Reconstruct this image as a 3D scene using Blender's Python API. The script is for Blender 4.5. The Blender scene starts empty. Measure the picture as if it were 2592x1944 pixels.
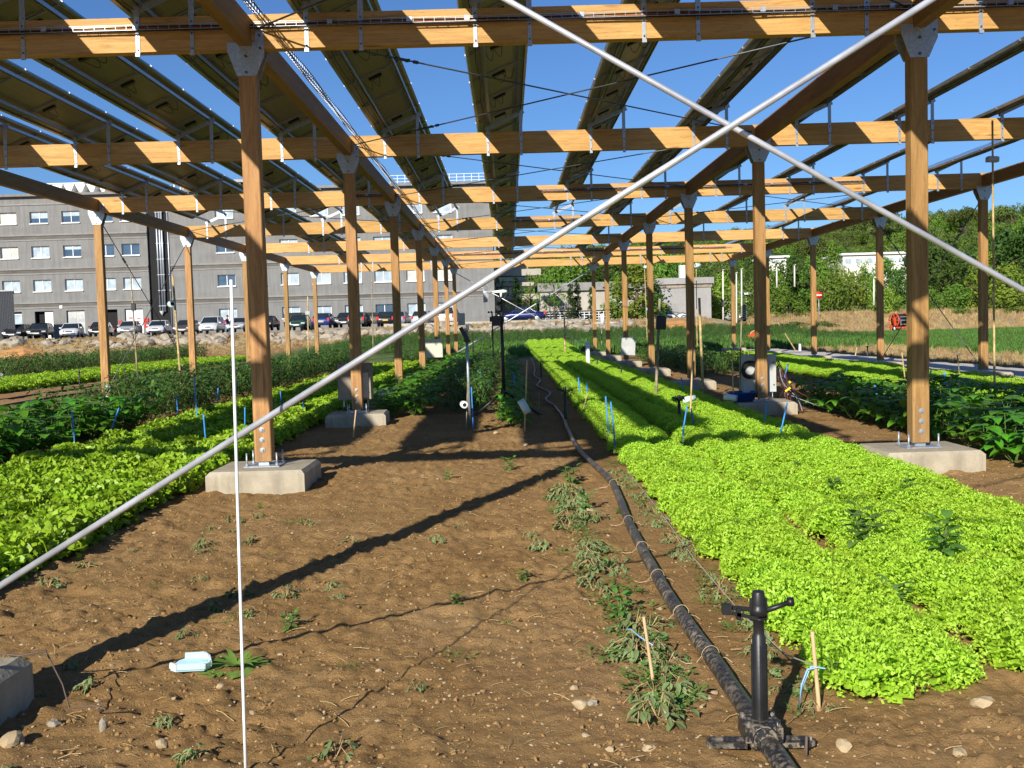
import bpy, math, random
import numpy as np
from mathutils import Vector, Matrix, Euler, noise as mnoise

R_ = math.radians
scene = bpy.context.scene
C = scene.collection

# ------------------------------------------------------------------ camera
F_PX, YAW, PITCH, ROLL, EYE = 2592.0, 0.00226379, -0.0564274, -0.0285183, 1.49248885
_cy, _sy, _cp, _sp = math.cos(YAW), math.sin(YAW), math.cos(PITCH), math.sin(PITCH)
FWD = Vector((_sy*_cp, _cy*_cp, _sp))
_r0 = Vector((_cy, -_sy, 0)); _u0 = _r0.cross(FWD)
RIGHT = _r0*math.cos(ROLL) + _u0*math.sin(ROLL)
UP = -_r0*math.sin(ROLL) + _u0*math.cos(ROLL)
cam_data = bpy.data.cameras.new('camera')
cam = bpy.data.objects.new('camera', cam_data); C.objects.link(cam)
cam.matrix_world = Matrix(((RIGHT.x, UP.x, -FWD.x, 0), (RIGHT.y, UP.y, -FWD.y, 0), (RIGHT.z, UP.z, -FWD.z, EYE), (0, 0, 0, 1)))
cam_data.sensor_width = 36; cam_data.lens = 36.0*F_PX/2592.0
cam_data.clip_start = 0.05; cam_data.clip_end = 3000
scene.camera = cam
# ------------------------------------------------------------------ sky and sun
SUN_TRAVEL = Vector((0.81, 1.86, -1.0)).normalized()
w = bpy.data.worlds.new('World'); scene.world = w; w.use_nodes = True
nt = w.node_tree; nt.nodes.clear()
wo = nt.nodes.new('ShaderNodeOutputWorld'); bg = nt.nodes.new('ShaderNodeBackground'); sky = nt.nodes.new('ShaderNodeTexSky')
sky.sky_type = 'NISHITA'; sky.sun_disc = False
sky.sun_elevation = math.asin(-SUN_TRAVEL.z)
sky.sun_rotation = math.atan2(-SUN_TRAVEL.x, -SUN_TRAVEL.y) % (2*math.pi)
sky.altitude = 50; sky.air_density = 1.0; sky.dust_density = 0.3; sky.ozone_density = 3.5
bg.inputs['Strength'].default_value = 0.063
wb = nt.nodes.new('ShaderNodeMix'); wb.data_type = 'RGBA'; wb.blend_type = 'MULTIPLY'; wb.inputs[0].default_value = 1; wb.inputs[7].default_value = (.66, .93, 1.30, 1)   # camera white balance
nt.links.new(sky.outputs[0], wb.inputs[6]); nt.links.new(wb.outputs[2], bg.inputs[0]); nt.links.new(bg.outputs[0], wo.inputs[0])
sd = bpy.data.lights.new('sun', 'SUN'); sd.energy = 5.0; sd.angle = R_(0.53); sd.color = (1.0, 0.94, 0.84)
sun = bpy.data.objects.new('sun', sd); C.objects.link(sun)
sun.rotation_euler = SUN_TRAVEL.to_track_quat('-Z', 'Y').to_euler()
vs = scene.view_settings
scene.display_settings.display_device = 'sRGB'
vs.view_transform = 'Standard'; vs.look = 'None'; vs.exposure = 0.50; vs.gamma = 1.0; vs.use_curve_mapping = False

def at(px, py, Y):
    """point at depth Y seen along a picture direction (design aid for reading distances)"""
    d = FWD*F_PX + RIGHT*(px-1296) - UP*(py-972)
    t = Y/d.y
    return Vector((d.x*t, Y, EYE + d.z*t))
def gr(px, py, z=0.0):
    d = FWD*F_PX + RIGHT*(px-1296) - UP*(py-972)
    t = (z-EYE)/d.z
    return Vector((d.x*t, d.y*t, z))

# ------------------------------------------------------------------ mesh helpers
class MB:
    def __init__(s): s.v = []; s.f = []; s.m = []; s.sm = []
    def add(s, vs_, fs, mi=0, smooth=False):
        b = len(s.v); s.v.extend(tuple(x) for x in vs_)
        for f in fs: s.f.append(tuple(b+i for i in f)); s.m.append(mi); s.sm.append(smooth)
    def box(s, c, d, mi=0, rot=None):
        hx, hy, hz = d[0]/2, d[1]/2, d[2]/2
        P = [Vector((x*hx, y*hy, z*hz)) for z in (-1, 1) for y in (-1, 1) for x in (-1, 1)]
        if rot is not None: P = [rot @ p for p in P]
        c = Vector(c); P = [p+c for p in P]
        s.add(P, [(0,2,3,1),(4,5,7,6),(0,1,5,4),(2,6,7,3),(0,4,6,2),(1,3,7,5)], mi)
    def cbox(s, c, d, b, mi=0):
        """box with chamfered top edge b"""
        hx, hy, hz = d[0]/2, d[1]/2, d[2]/2; c = Vector(c)
        P = []
        for z, k in ((-hz, 0), (hz-b, 0), (hz, b)):
            for x, y in ((-1,-1),(1,-1),(1,1),(-1,1)): P.append(c+Vector((x*(hx-k), y*(hy-k), z)))
        F = [(3,2,1,0),(8,9,10,11)]
        for r in (0, 4):
            for i in range(4): j = (i+1) % 4; F.append((r+i, r+j, r+4+j, r+4+i))
        s.add(P, F, mi)
    def tube(s, pts, rad, n=8, mi=0, cap=True, smooth=True):
        pts = [Vector(p) for p in pts]; N = len(pts)
        if not hasattr(rad, '__len__'): rad = [rad]*N
        ring = []; prev = None
        for i, p in enumerate(pts):
            t = (pts[min(i+1, N-1)]-pts[max(i-1, 0)])
            if t.length < 1e-9: t = Vector((0, 0, 1))
            t.normalize()
            if prev is None:
                a = Vector((0, 0, 1)) if abs(t.z) < .9 else Vector((1, 0, 0))
                u = t.cross(a).normalized()
            else:
                u = prev - t*prev.dot(t)
                u = u.normalized() if u.length > 1e-6 else t.orthogonal().normalized()
            prev = u; v = t.cross(u)
            for k in range(n):
                a = 2*math.pi*k/n; ring.append(p + (u*math.cos(a)+v*math.sin(a))*rad[i])
        F = []
        for i in range(N-1):
            for k in range(n):
                k2 = (k+1) % n; F.append((i*n+k, i*n+k2, (i+1)*n+k2, (i+1)*n+k))
        s.add(ring, F, mi, smooth)
        if cap:
            b = len(s.v)-len(ring)
            s.f.append(tuple(b+k for k in reversed(range(n)))); s.m.append(mi); s.sm.append(False)
            s.f.append(tuple(b+(N-1)*n+k for k in range(n))); s.m.append(mi); s.sm.append(False)
    def prism(s, outline, axis, a, b, mi=0):
        """outline of (p,q) pairs extruded from a to b along axis 'y' (p=x,q=z) or 'x' (p=y,q=z) or 'z' (p=x,q=y)"""
        n = len(outline)
        def V(p, q, t): return {'y': (p, t, q), 'x': (t, p, q), 'z': (p, q, t)}[axis]
        P = [V(p, q, a) for p, q in outline]+[V(p, q, b) for p, q in outline]
        F = [tuple(range(n)), tuple(range(2*n-1, n-1, -1))]
        for i in range(n): j = (i+1) % n; F.append((i, n+i, n+j, j))
        s.add(P, F, mi)
    def lathe(s, prof, c=(0, 0, 0), n=16, mi=0, axis='z', smooth=True):
        c = Vector(c); P = []
        for r, h in prof:
            for k in range(n):
                a = 2*math.pi*k/n; x, y = r*math.cos(a), r*math.sin(a)
                P.append(c+Vector({'z': (x, y, h), 'y': (x, h, y), 'x': (h, x, y)}[axis]))
        F = []
        for i in range(len(prof)-1):
            for k in range(n): k2 = (k+1) % n; F.append((i*n+k, i*n+k2, (i+1)*n+k2, (i+1)*n+k))
        s.add(P, F, mi, smooth)
    def mesh(s, name, mats):
        me = bpy.data.meshes.new(name); me.from_pydata(s.v, [], s.f)
        for m in mats: me.materials.append(m)
        if len(mats) > 1: me.polygons.foreach_set('material_index', s.m)
        me.polygons.foreach_set('use_smooth', s.sm)
        me.update(); return me

def obj(name, mb, mats, parent=None, loc=None, rot=None, kind=None, label=None):
    if not isinstance(mats, (list, tuple)): mats = [mats]
    me = mb if isinstance(mb, bpy.types.Mesh) else mb.mesh(name, mats)
    o = bpy.data.objects.new(name, me); C.objects.link(o)
    if parent: o.parent = parent
    if loc is not None: o.location = loc
    if rot is not None: o.rotation_euler = rot
    if kind: o['kind'] = kind
    if label: o['label'] = label
    return o
def tag(o, label=None, cat=None, group=None, kind=None):
    if label: o['label'] = label
    if cat: o['category'] = cat
    if group: o['group'] = group
    if kind: o['kind'] = kind
    return o
def thing(name, label, cat, loc=(0, 0, 0), rz=0, group=None):
    o = bpy.data.objects.new(name, None); C.objects.link(o); o.empty_display_size = .2
    o.location = loc; o.rotation_euler = (0, 0, rz)
    return tag(o, label, cat, group)
def kids(o): return [x for x in C.objects if x.parent == o]
def dup(o, loc=None, rz=None, label=None, scale=None, group=None, parent=None, _ch=None):
    c = o.copy(); C.objects.link(c); c.parent = parent if parent is not None else None
    if loc is not None: c.location = loc
    if rz is not None: c.rotation_euler = (0, 0, rz)
    if scale is not None: c.scale = scale if hasattr(scale, '__len__') else (scale,)*3
    if label: c['label'] = label
    if group: c['group'] = group
    for ch in o.children:
        dup(ch, parent=c)
    return c

# ------------------------------------------------------------------ material helpers
def srgb(r, g, b):
    f = lambda c: (c/255/12.92 if c/255 <= .04045 else ((c/255+.055)/1.055)**2.4)
    return (f(r), f(g), f(b))
class NM:
    def __init__(s, name):
        s.mat = bpy.data.materials.new(name); s.mat.use_nodes = True
        s.t = s.mat.node_tree; s.t.nodes.clear()
        s.out = s.n('ShaderNodeOutputMaterial')
    def n(s, typ, **kw):
        x = s.t.nodes.new(typ)
        for k, v in kw.items():
            if k in x.inputs.keys(): x.inputs[k].default_value = v
            else: setattr(x, k, v)
        return x
    def l(s, a, b): s.t.links.new(a, b)
    def coords(s, kind='Object', scale=(1, 1, 1)):
        tc = s.n('ShaderNodeTexCoord'); mp = s.n('ShaderNodeMapping'); mp.inputs['Scale'].default_value = scale
        s.l(tc.outputs[kind], mp.inputs[0]); return mp.outputs[0]
    def noise(s, vec, scale=5, detail=4, rough=.55, dist=0):
        x = s.n('ShaderNodeTexNoise', Scale=scale, Detail=detail, Roughness=rough, Distortion=dist)
        s.l(vec, x.inputs['Vector']); return x.outputs['Fac']
    def ramp(s, fac, stops):
        x = s.n('ShaderNodeValToRGB'); e = x.color_ramp.elements
        while len(e) < len(stops): e.new(.5)
        for k, (p, c) in enumerate(stops):
            e[k].position = p; e[k].color = (*c, 1) if len(c) == 3 else c
        s.l(fac, x.inputs[0]); return x.outputs[0]
    def mix(s, a, b, fac, blend='MIX'):
        x = s.n('ShaderNodeMix', data_type='RGBA', blend_type=blend)
        for sock, v in ((x.inputs[0], fac), (x.inputs[6], a), (x.inputs[7], b)):
            if isinstance(v, bpy.types.NodeSocket): s.l(v, sock)
            elif hasattr(v, '__len__'): sock.default_value = (*v, 1) if len(v) == 3 else v
            else: sock.default_value = v
        return x.outputs[2]
    def math(s, op, a, b=0.0):
        x = s.n('ShaderNodeMath', operation=op)
        for k, v in enumerate((a, b)):
            if isinstance(v, bpy.types.NodeSocket): s.l(v, x.inputs[k])
            else: x.inputs[k].default_value = v
        return x.outputs[0]
    def bump(s, h, strength=.3, dist=.01):
        x = s.n('ShaderNodeBump', Strength=strength, Distance=dist); s.l(h, x.inputs['Height']); return x.outputs[0]
    def bsdf(s, col, rough=.7, metal=0, normal=None, spec=.3, trans=None, tfac=.3):
        x = s.n('ShaderNodeBsdfPrincipled')
        for nm_, v in (('Base Color', col), ('Roughness', rough), ('Metallic', metal), ('Specular IOR Level', spec)):
            if isinstance(v, bpy.types.NodeSocket): s.l(v, x.inputs[nm_])
            elif hasattr(v, '__len__'): x.inputs[nm_].default_value = (*v, 1)
            else: x.inputs[nm_].default_value = v
        if normal is not None: s.l(normal, x.inputs['Normal'])
        o = x.outputs[0]
        if trans is not None:
            t = s.n('ShaderNodeBsdfTranslucent')
            if isinstance(trans, bpy.types.NodeSocket): s.l(trans, t.inputs[0])
            else: t.inputs[0].default_value = (*trans, 1)
            ms = s.n('ShaderNodeMixShader'); ms.inputs[0].default_value = tfac
            s.l(o, ms.inputs[1]); s.l(t.outputs[0], ms.inputs[2]); o = ms.outputs[0]
        s.l(o, s.out.inputs[0]); return s.mat
def flat(name, col, rough=.6, metal=0, var=.12, spec=.3, scale=9, bump=.15):
    m = NM(name); v = m.coords(); n = m.noise(v, scale, 5, .6)
    d = tuple(c*(1-var*1.6) for c in col); l_ = tuple(min(1, c*(1+var)) for c in col)
    c = m.ramp(n, [(.3, d), (.7, l_)])
    return m.bsdf(c, rough, metal, m.bump(m.noise(v, scale*12, 3), bump, .002), spec)
def wood(name, axis, a, b, c_, worn=.25):
    m = NM(name); sc = {'x': (.5, 7, 7), 'y': (7, .5, 7), 'z': (7, 7, .5)}[axis]
    v = m.coords('Object', sc)
    n = m.noise(v, 3.2, 7, .62, .7)
    fine = m.noise(m.coords('Object', tuple(k*4 for k in sc)), 5, 5, .7, .2)
    col = m.ramp(n, [(.28, a), (.5, b), (.74, c_)])
    col = m.mix(col, tuple(k*.62 for k in a), m.math('MULTIPLY', m.math('GREATER_THAN', fine, .60), .6), 'MIX')
    # knots
    vo = m.n('ShaderNodeTexVoronoi', Scale=1.0); m.l(m.coords('Object', {'x': (1.1, 4, 5.5), 'y': (4, 1.1, 5.5), 'z': (5.5, 4, 1.1)}[axis]), vo.inputs['Vector'])
    kn = m.ramp(vo.outputs['Distance'], [(.04, (1, 1, 1)), (.14, (0, 0, 0))])
    col = m.mix(col, tuple(k*.35 for k in a), m.math('MULTIPLY', kn, .75))
    # lamella glue lines and board to board tone
    big = m.noise(m.coords('Object', (.35, .35, .35)), 2.2, 3)
    col = m.mix(col, tuple(k*.7 for k in b), m.math('MULTIPLY', m.ramp(big, [(.4, (0, 0, 0)), (.65, (1, 1, 1))]), worn))
    sx = m.n('ShaderNodeSeparateXYZ'); m.l(m.coords('Object'), sx.inputs[0])
    ax = sx.outputs['Z'] if axis != 'z' else sx.outputs['Y']
    lam = m.math('LESS_THAN', m.math('FRACT', m.math('ADD', m.math('MULTIPLY', ax, 1/.0405), 20.37)), .055)
    col = m.mix(col, tuple(k*.5 for k in a), m.math('MULTIPLY', lam, .45))
    oi = m.n('ShaderNodeObjectInfo'); hs = m.n('ShaderNodeHueSaturation'); m.l(col, hs.inputs['Color'])
    m.l(m.math('ADD', m.math('MULTIPLY', oi.outputs['Random'], .26), .84), hs.inputs['Value']); m.l(m.math('ADD', m.math('MULTIPLY', oi.outputs['Random'], -.012), .506), hs.inputs['Hue'])
    if axis == 'z':      # mud splash low on the posts
        low = m.math('MULTIPLY', m.ramp(sx.outputs['Z'], [(.3, (1, 1, 1)), (.75, (0, 0, 0))]), m.noise(m.coords('Object', (9, 9, 9)), 3, 5))
        c2 = m.mix(hs.outputs[0], (.20, .13, .07), m.math('MULTIPLY', low, .8))
    else: c2 = hs.outputs[0]
    return m.bsdf(c2, .62, 0, m.bump(fine, .35, .003), .25)
def leaf(name, dark, mid, light, tr, tf=.35, scale=4, rough=.5, spec=.35, var=.45, fines=0):
    m = NM(name); oi = m.n('ShaderNodeObjectInfo')
    v = m.coords('Object'); n = m.noise(v, scale, 4, .6)
    c = m.ramp(n, [(.3, dark), (.52, mid), (.72, light)])
    k = m.math('ADD', m.math('MULTIPLY', oi.outputs['Random'], var), 1-var/2)
    hs = m.n('ShaderNodeHueSaturation'); m.l(m.mix(c, tuple(q*.45 for q in dark), m.math('MULTIPLY', m.ramp(m.noise(v, fines, 2, .5), [(.36, (1, 1, 1)), (.5, (0, 0, 0))]), .32)) if fines else c, hs.inputs['Color']); m.l(k, hs.inputs['Value'])
    m.l(m.math('ADD', m.math('MULTIPLY', oi.outputs['Random'], .035 if var > .3 else .012), .482 if var > .3 else .494), hs.inputs['Hue'])
    return m.bsdf(hs.outputs[0], rough, 0, None, spec, tr, tf)

M = {}
M['beam'] = wood('larch_beam_wood', 'x', (0.4032, 0.2016, 0.0672), (0.6048, 0.3318, 0.1092), (0.7224, 0.4326, 0.1554), .22)
M['beamy'] = wood('larch_purlin_wood', 'y', (0.2352, 0.1218, 0.0462), (0.336, 0.1848, 0.0714), (0.42, 0.2436, 0.1008), .35)
M['post'] = wood('larch_post_wood', 'z', (.215, .110, .040), (.40, .218, .078), (.55, .325, .125), .5)
def galv():
    m = NM('galvanised_steel'); v = m.coords(); vo = m.n('ShaderNodeTexVoronoi', Scale=38.0); m.l(v, vo.inputs['Vector'])
    c = m.mix((.30, .335, .37), (.48, .51, .55), vo.outputs['Distance'])
    c = m.mix(c, (.30, .30, .28), m.math('MULTIPLY', m.ramp(m.noise(v, 6, 5), [(.5, (0, 0, 0)), (.7, (1, 1, 1))]), .4))
    return m.bsdf(c, .42, .55, m.bump(m.noise(v, 60, 3), .1, .001), .5)
M['galv'] = galv()
M['tube'] = flat('zinc_brace_tube', (.56, .58, .62), .38, .45, .22, .5, 5)
M['darksteel'] = flat('dark_steel_rod', (.10, .105, .115), .45, .5)
M['alu'] = flat('aluminium_frame', (.40, .40, .40), .45, .6)
def backsheet():
    m = NM('panel_backsheet'); v = m.coords('Object')
    br = m.n('ShaderNodeTexBrick'); br.offset = 0
    for k_, x_ in (('Scale', 1.0), ('Mortar Size', .004), ('Brick Width', .128), ('Row Height', .128)): br.inputs[k_].default_value = x_
    br.inputs['Color1'].default_value = (.25, .22, .15, 1); br.inputs['Color2'].default_value = (.23, .20, .135, 1); br.inputs['Mortar'].default_value = (.32, .29, .20, 1)
    m.l(v, br.inputs['Vector'])
    c = m.mix(br.outputs[0], (.20, .17, .10), m.math('MULTIPLY', m.noise(v, 7, 4), .5))
    return m.bsdf(c, .42, 0, None, .4)
M['back'] = backsheet()
M['cell'] = flat('blue_solar_cells', (.012, .018, .05), .12, 0, .1, .6)
M['black'] = flat('black_plastic', (.016, .016, .017), .42, 0, .3, .45)
M['rubber'] = flat('black_rubber_cable', (.02, .02, .02), .6)
def concrete(name, a, b, sc=5, bs=.4):
    m = NM(name); v = m.coords()
    n = m.noise(v, sc, 8, .65); c = m.ramp(n, [(.3, a), (.7, b)])
    st = m.noise(m.coords('Object', (6, 6, .6)), 2.5, 4)
    c = m.mix(c, tuple(k*.62 for k in a), m.math('MULTIPLY', m.ramp(st, [(.5, (0, 0, 0)), (.72, (1, 1, 1))]), .45))
    pits = m.n('ShaderNodeTexVoronoi', Scale=sc*14); m.l(v, pits.inputs['Vector'])
    c = m.mix(c, tuple(k*.5 for k in a), m.math('MULTIPLY', m.ramp(pits.outputs['Distance'], [(.05, (1, 1, 1)), (.16, (0, 0, 0))]), .5))
    return m.bsdf(c, .88, 0, m.bump(m.noise(v, sc*9, 5), bs, .006), .2)
M['footing'] = concrete('footing_concrete', (.30, .26, .19), (.46, .405, .305), 4, .7)
def facade():
    m = NM('board_marked_grey_concrete'); v = m.coords()
    st = m.noise(m.coords('Object', (1.1, 1, .10)), 3.0, 7, .7)
    c = m.ramp(st, [(.3, (.165, .163, .158)), (.7, (.24, .237, .228))])
    c = m.mix(c, (.14, .135, .125), m.math('MULTIPLY', m.ramp(m.noise(m.coords('Object', (.12, 1, .45)), 2.0, 6), [(.5, (0, 0, 0)), (.7, (1, 1, 1))]), .45))
    c = m.mix(c, (.26, .26, .25), m.math('MULTIPLY', m.ramp(m.noise(v, .35, 3), [(.5, (0, 0, 0)), (.75, (1, 1, 1))]), .35))
    return m.bsdf(c, .9, 0, m.bump(m.noise(v, 8, 4), .3, .02), .15)
M['facade'] = facade()
M['beige'] = concrete('beige_rendered_concrete', (.34, .31, .255), (.45, .42, .35), .5)
M['shedwall'] = concrete('grey_shed_render', (.27, .26, .25), (.36, .35, .335), .5)
M['white'] = flat('white_paint', (.78, .78, .77), .5, 0, .06)
M['whitehouse'] = flat('white_house_render', (.72, .68, .60), .8, 0, .08, .2, .5)
def glass(name, col, r=.06):
    m = NM(name); v = m.coords()
    c = m.ramp(m.noise(v, 1.4, 2), [(.4, tuple(k*.75 for k in col)), (.6, col)])
    return m.bsdf(c, r, 0, None, .8)
M['glass'] = glass('window_glass_blue', (.05, .09, .15)); M['glass2'] = glass('window_glass_blind', (.42, .50, .55), .2)
M['glass3'] = glass('window_glass_cream_blind', (.52, .50, .44), .4); M['cglass'] = glass('car_window_glass', (.018, .026, .032), .05)
M['dark'] = flat('dark_interior', (.012, .012, .012), .8)
M['tyre'] = flat('tyre_rubber', (.02, .02, .02), .8); M['rim'] = flat('wheel_rim', (.45, .45, .46), .35, .7)
M['lamp'] = flat('clear_headlamp', (.75, .77, .80), .12, .3); M['red'] = flat('red_plastic', (.55, .03, .02), .35)
M['plate'] = flat('number_plate_white', (.7, .7, .68), .5); M['yplate'] = flat('number_plate_yellow', (.75, .45, .03), .5)
M['bamboo'] = flat('bamboo_cane', (.50, .38, .17), .55, 0, .35, .3, 6); M['greycane'] = flat('weathered_cane', (.30, .25, .16), .6, 0, .4, .3, 6)
M['stake'] = flat('wooden_stake', (.62, .42, .22), .65, 0, .15, .3, 12)
M['bluerod'] = flat('blue_marker_rod', (.05, .27, .68), .45, 0, .15); M['bluestr'] = flat('light_blue_twine', (.28, .50, .75), .7)
M['pvc'] = flat('white_pvc', (.80, .82, .80), .35, 0, .05); M['skypvc'] = flat('mint_white_pvc', (.56, .70, .68), .35, 0, .05)
M['pvcgrey'] = flat('grey_enamel', (.38, .40, .42), .45)
M['cream'] = flat('cream_enamel_cabinet', (.60, .55, .43), .45, 0, .08); M['greycab'] = flat('light_grey_cabinet', (.46, .47, .45), .5, 0, .12, .3, 3)
M['hardboard'] = flat('brown_grey_board', (.30, .25, .19), .75, 0, .25, .3, 3)
M['red_ox'] = flat('red_orange_paint', (.62, .075, .02), .4); M['yellow'] = flat('yellow_label', (.8, .62, .03), .5)
M['foamrim'] = flat('foam_rim', (.62, .78, .80), .8, 0, .06, .2, 5); M['weedl'] = leaf('light_weed_leaf', (.12, .24, .04), (.20, .34, .06), (.28, .42, .10), (.25, .45, .05), .22, 6, .6, .25); M['bandbrown'] = flat('brown_grey_floor_band', (.135, .122, .108), .9, 0, .2, .1, .4); M['orange'] = flat('orange_plastic', (.8, .25, .03), .5); M['bluetub'] = flat('blue_plastic_tub', (.02, .08, .30), .4)
M['redcable'] = flat('red_cable', (.30, .05, .03), .5); M['foam'] = flat('pale_blue_foam', (.46, .70, .76), .8, 0, .06, .2, 5)
M['rust'] = flat('rusty_wire', (.14, .10, .08), .7, .3); M['string'] = flat('grey_jute_string', (.42, .38, .29), .9)
M['tanstring'] = flat('tan_jute_string', (.55, .42, .24), .9)
M['asphalt'] = flat('asphalt', (.06, .06, .06), .9, 0, .25, .2, 2)
def hosemat():
    m = NM('black_pe_hose_with_dry_mud'); v = m.coords()
    n1 = m.noise(v, 38, 6, .7); n2 = m.noise(v, 5, 3)
    f = m.math('MULTIPLY', m.ramp(n1, [(.47, (0, 0, 0)), (.57, (1, 1, 1))]), m.ramp(n2, [(.38, (.25, .25, .25)), (.60, (1, 1, 1))]))
    c = m.mix((.018, .018, .02), (.27, .22, .155), m.math('MULTIPLY', f, .95))
    r = m.mix((.33,)*3, (.9,)*3, f)
    return m.bsdf(c, r, 0, m.bump(n1, .3, .002), .5)
M['hose'] = hosemat()
M['lethose'] = flat('pale_flat_hose', (.30, .25, .22), .6)
M['frilly'] = leaf('frilly_lettuce_leaf', (.30, .48, .028), (.46, .70, .055), (.60, .84, .13), (.52, .80, .06), .36, 14, .5, .25, .14, 95)
M['flatlet'] = leaf('smooth_lettuce_leaf', (0.168, 0.3024, 0.01344), (0.2856, 0.4536, 0.02352), (0.42, 0.588, 0.0504), (0.378, 0.5712, 0.0252), .28, 10, .42, .3, .2, 40)
M['bean'] = leaf('bean_leaf', (.045, .15, .012), (.10, .28, .018), (.15, .37, .03), (.17, .42, .015), .28, 6, .45, .35)
M['pepper'] = leaf('pepper_leaf', (.036, .095, .014), (.07, .155, .024), (.12, .22, .04), (.10, .22, .015), .18, 6, .42, .4)
M['weed'] = leaf('weed_leaf', (.07, .16, .03), (.12, .25, .045), (.18, .32, .08), (.15, .32, .03), .22, 6, .6, .25)
M['wilt'] = leaf('wilted_leaf', (.10, .15, .055), (.17, .24, .09), (.27, .33, .16), (.2, .25, .08), .15, 9, .8, .15)
M['straw'] = flat('dry_straw', (.50, .36, .17), .8, 0, .3, .2, 20)
M['stem'] = flat('green_stem', (.10, .16, .04), .6)
M['drygrass'] = leaf('dry_grass_blade', (.30, .20, .09), (.46, .33, .16), (.60, .46, .25), (.4, .3, .12), .2, 6, .8, .1)
M['fieldgrass'] = leaf('field_crop_leaf', (.055, .12, .024), (.10, .20, .038), (.17, .29, .07), (.1, .25, .03), .2, 3, .6, .2)
M['bark'] = flat('tree_bark', (.12, .09, .06), .9, 0, .4, .1, 4)
def crown(n_, d, m_, l_, tr): return leaf(n_, d, m_, l_, tr, .22, .8, .6, .2)
M['oak'] = crown('dark_oak_foliage', (.024, .060, .010), (.055, .115, .018), (.10, .18, .032), (.04, .10, .01))
M['ash'] = crown('mid_green_foliage', (.055, .12, .016), (.13, .23, .028), (.23, .34, .06), (.15, .28, .03))
M['lime'] = crown('yellow_green_foliage', (.09, .15, .018), (.19, .27, .032), (.30, .38, .065), (.24, .36, .04))
M['pine'] = crown('umbrella_pine_foliage', (.055, .09, .020), (.13, .18, .040), (.25, .29, .08), (.08, .12, .02))
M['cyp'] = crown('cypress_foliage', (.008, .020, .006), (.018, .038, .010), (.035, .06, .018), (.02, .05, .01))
M['cypl'] = crown('cypress_foliage_painted_sunlit', (.03, .065, .016), (.06, .11, .028), (.09, .15, .04), (.06, .12, .02))  # lighter copy of the cypress colour, sunlight painted into the leaf tones
M['rock'] = concrete('limestone', (.22, .18, .13), (.42, .37, .29), 1.6, .8)
M['pebble'] = concrete('tan_pebble', (.36, .265, .15), (.52, .41, .25), 20, .3)
M['earth'] = flat('orange_earth_heap', (.42, .22, .085), .95, 0, .15, .1, 3)
M['clod'] = flat('soil_clod', (.30, .182, .076), .95, 0, .25, .1, 25)
M['skin'] = flat('skin', (.45, .25, .17), .6); M['hair'] = flat('dark_hair', (.03, .02, .015), .7)
M['jacket'] = flat('dark_jacket', (.02, .02, .035), .8); M['jeans'] = flat('pale_jeans', (.12, .18, .28), .8); M['bag'] = flat('magenta_bag', (.30, .02, .16), .6)

def soil_mat():
    m = NM('stony_brown_soil'); v = m.coords('Object')
    n = m.noise(v, 1.3, 9, .68); n2 = m.noise(v, 24, 8, .78); n3 = m.noise(v, .35, 4)
    c = m.ramp(n, [(.28, (.265, .152, .056)), (.52, (.345, .208, .082)), (.75, (.43, .272, .118))])
    c = m.mix(c, (.19, .098, .034), m.math('MULTIPLY', m.ramp(n2, [(.32, (1, 1, 1)), (.50, (0, 0, 0))]), .7))
    c = m.mix(c, (.45, .295, .155), m.math('MULTIPLY', m.ramp(n3, [(.5, (0, 0, 0)), (.7, (1, 1, 1))]), .4))
    vo = m.n('ShaderNodeTexVoronoi', Scale=62.0); vo.inputs['Randomness'].default_value = 1; m.l(v, vo.inputs['Vector'])
    pick = m.ramp(vo.outputs['Color'], [(.62, (0, 0, 0)), (.66, (1, 1, 1))])
    peb = m.math('MULTIPLY', m.ramp(vo.outputs['Distance'], [(.20, (1, 1, 1)), (.30, (0, 0, 0))]), pick)
    c = m.mix(c, (.52, .36, .18), m.math('MULTIPLY', peb, .6))
    # zones carried by the ground itself
    def zone(nm_): a = m.n('ShaderNodeAttribute'); a.attribute_name = nm_; return a.outputs['Fac']
    g1 = m.ramp(m.noise(v, 2.1, 8, .7), [(.3, (.26, .19, .095)), (.7, (.44, .34, .19))])
    c = m.mix(c, g1, zone('dry'))
    g2 = m.ramp(m.noise(v, 1.5, 8, .75), [(.3, (.055, .105, .024)), (.7, (.16, .21, .07))])
    c = m.mix(c, g2, zone('green'))
    g3 = m.ramp(m.noise(v, .5, 6, .7), [(.3, (.30, .155, .065)), (.7, (.40, .23, .11))])
    c = m.mix(c, g3, zone('ochre'))
    h = m.math('ADD', m.math('MULTIPLY', n2, .8), m.math('MULTIPLY', peb, .35))
    return m.bsdf(c, .95, 0, m.bump(h, 1.0, .03), .12)
M['soil'] = soil_mat()
M['gravel'] = concrete('pale_gravel', (.46, .41, .35), (.66, .61, .54), 3, .8)

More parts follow.
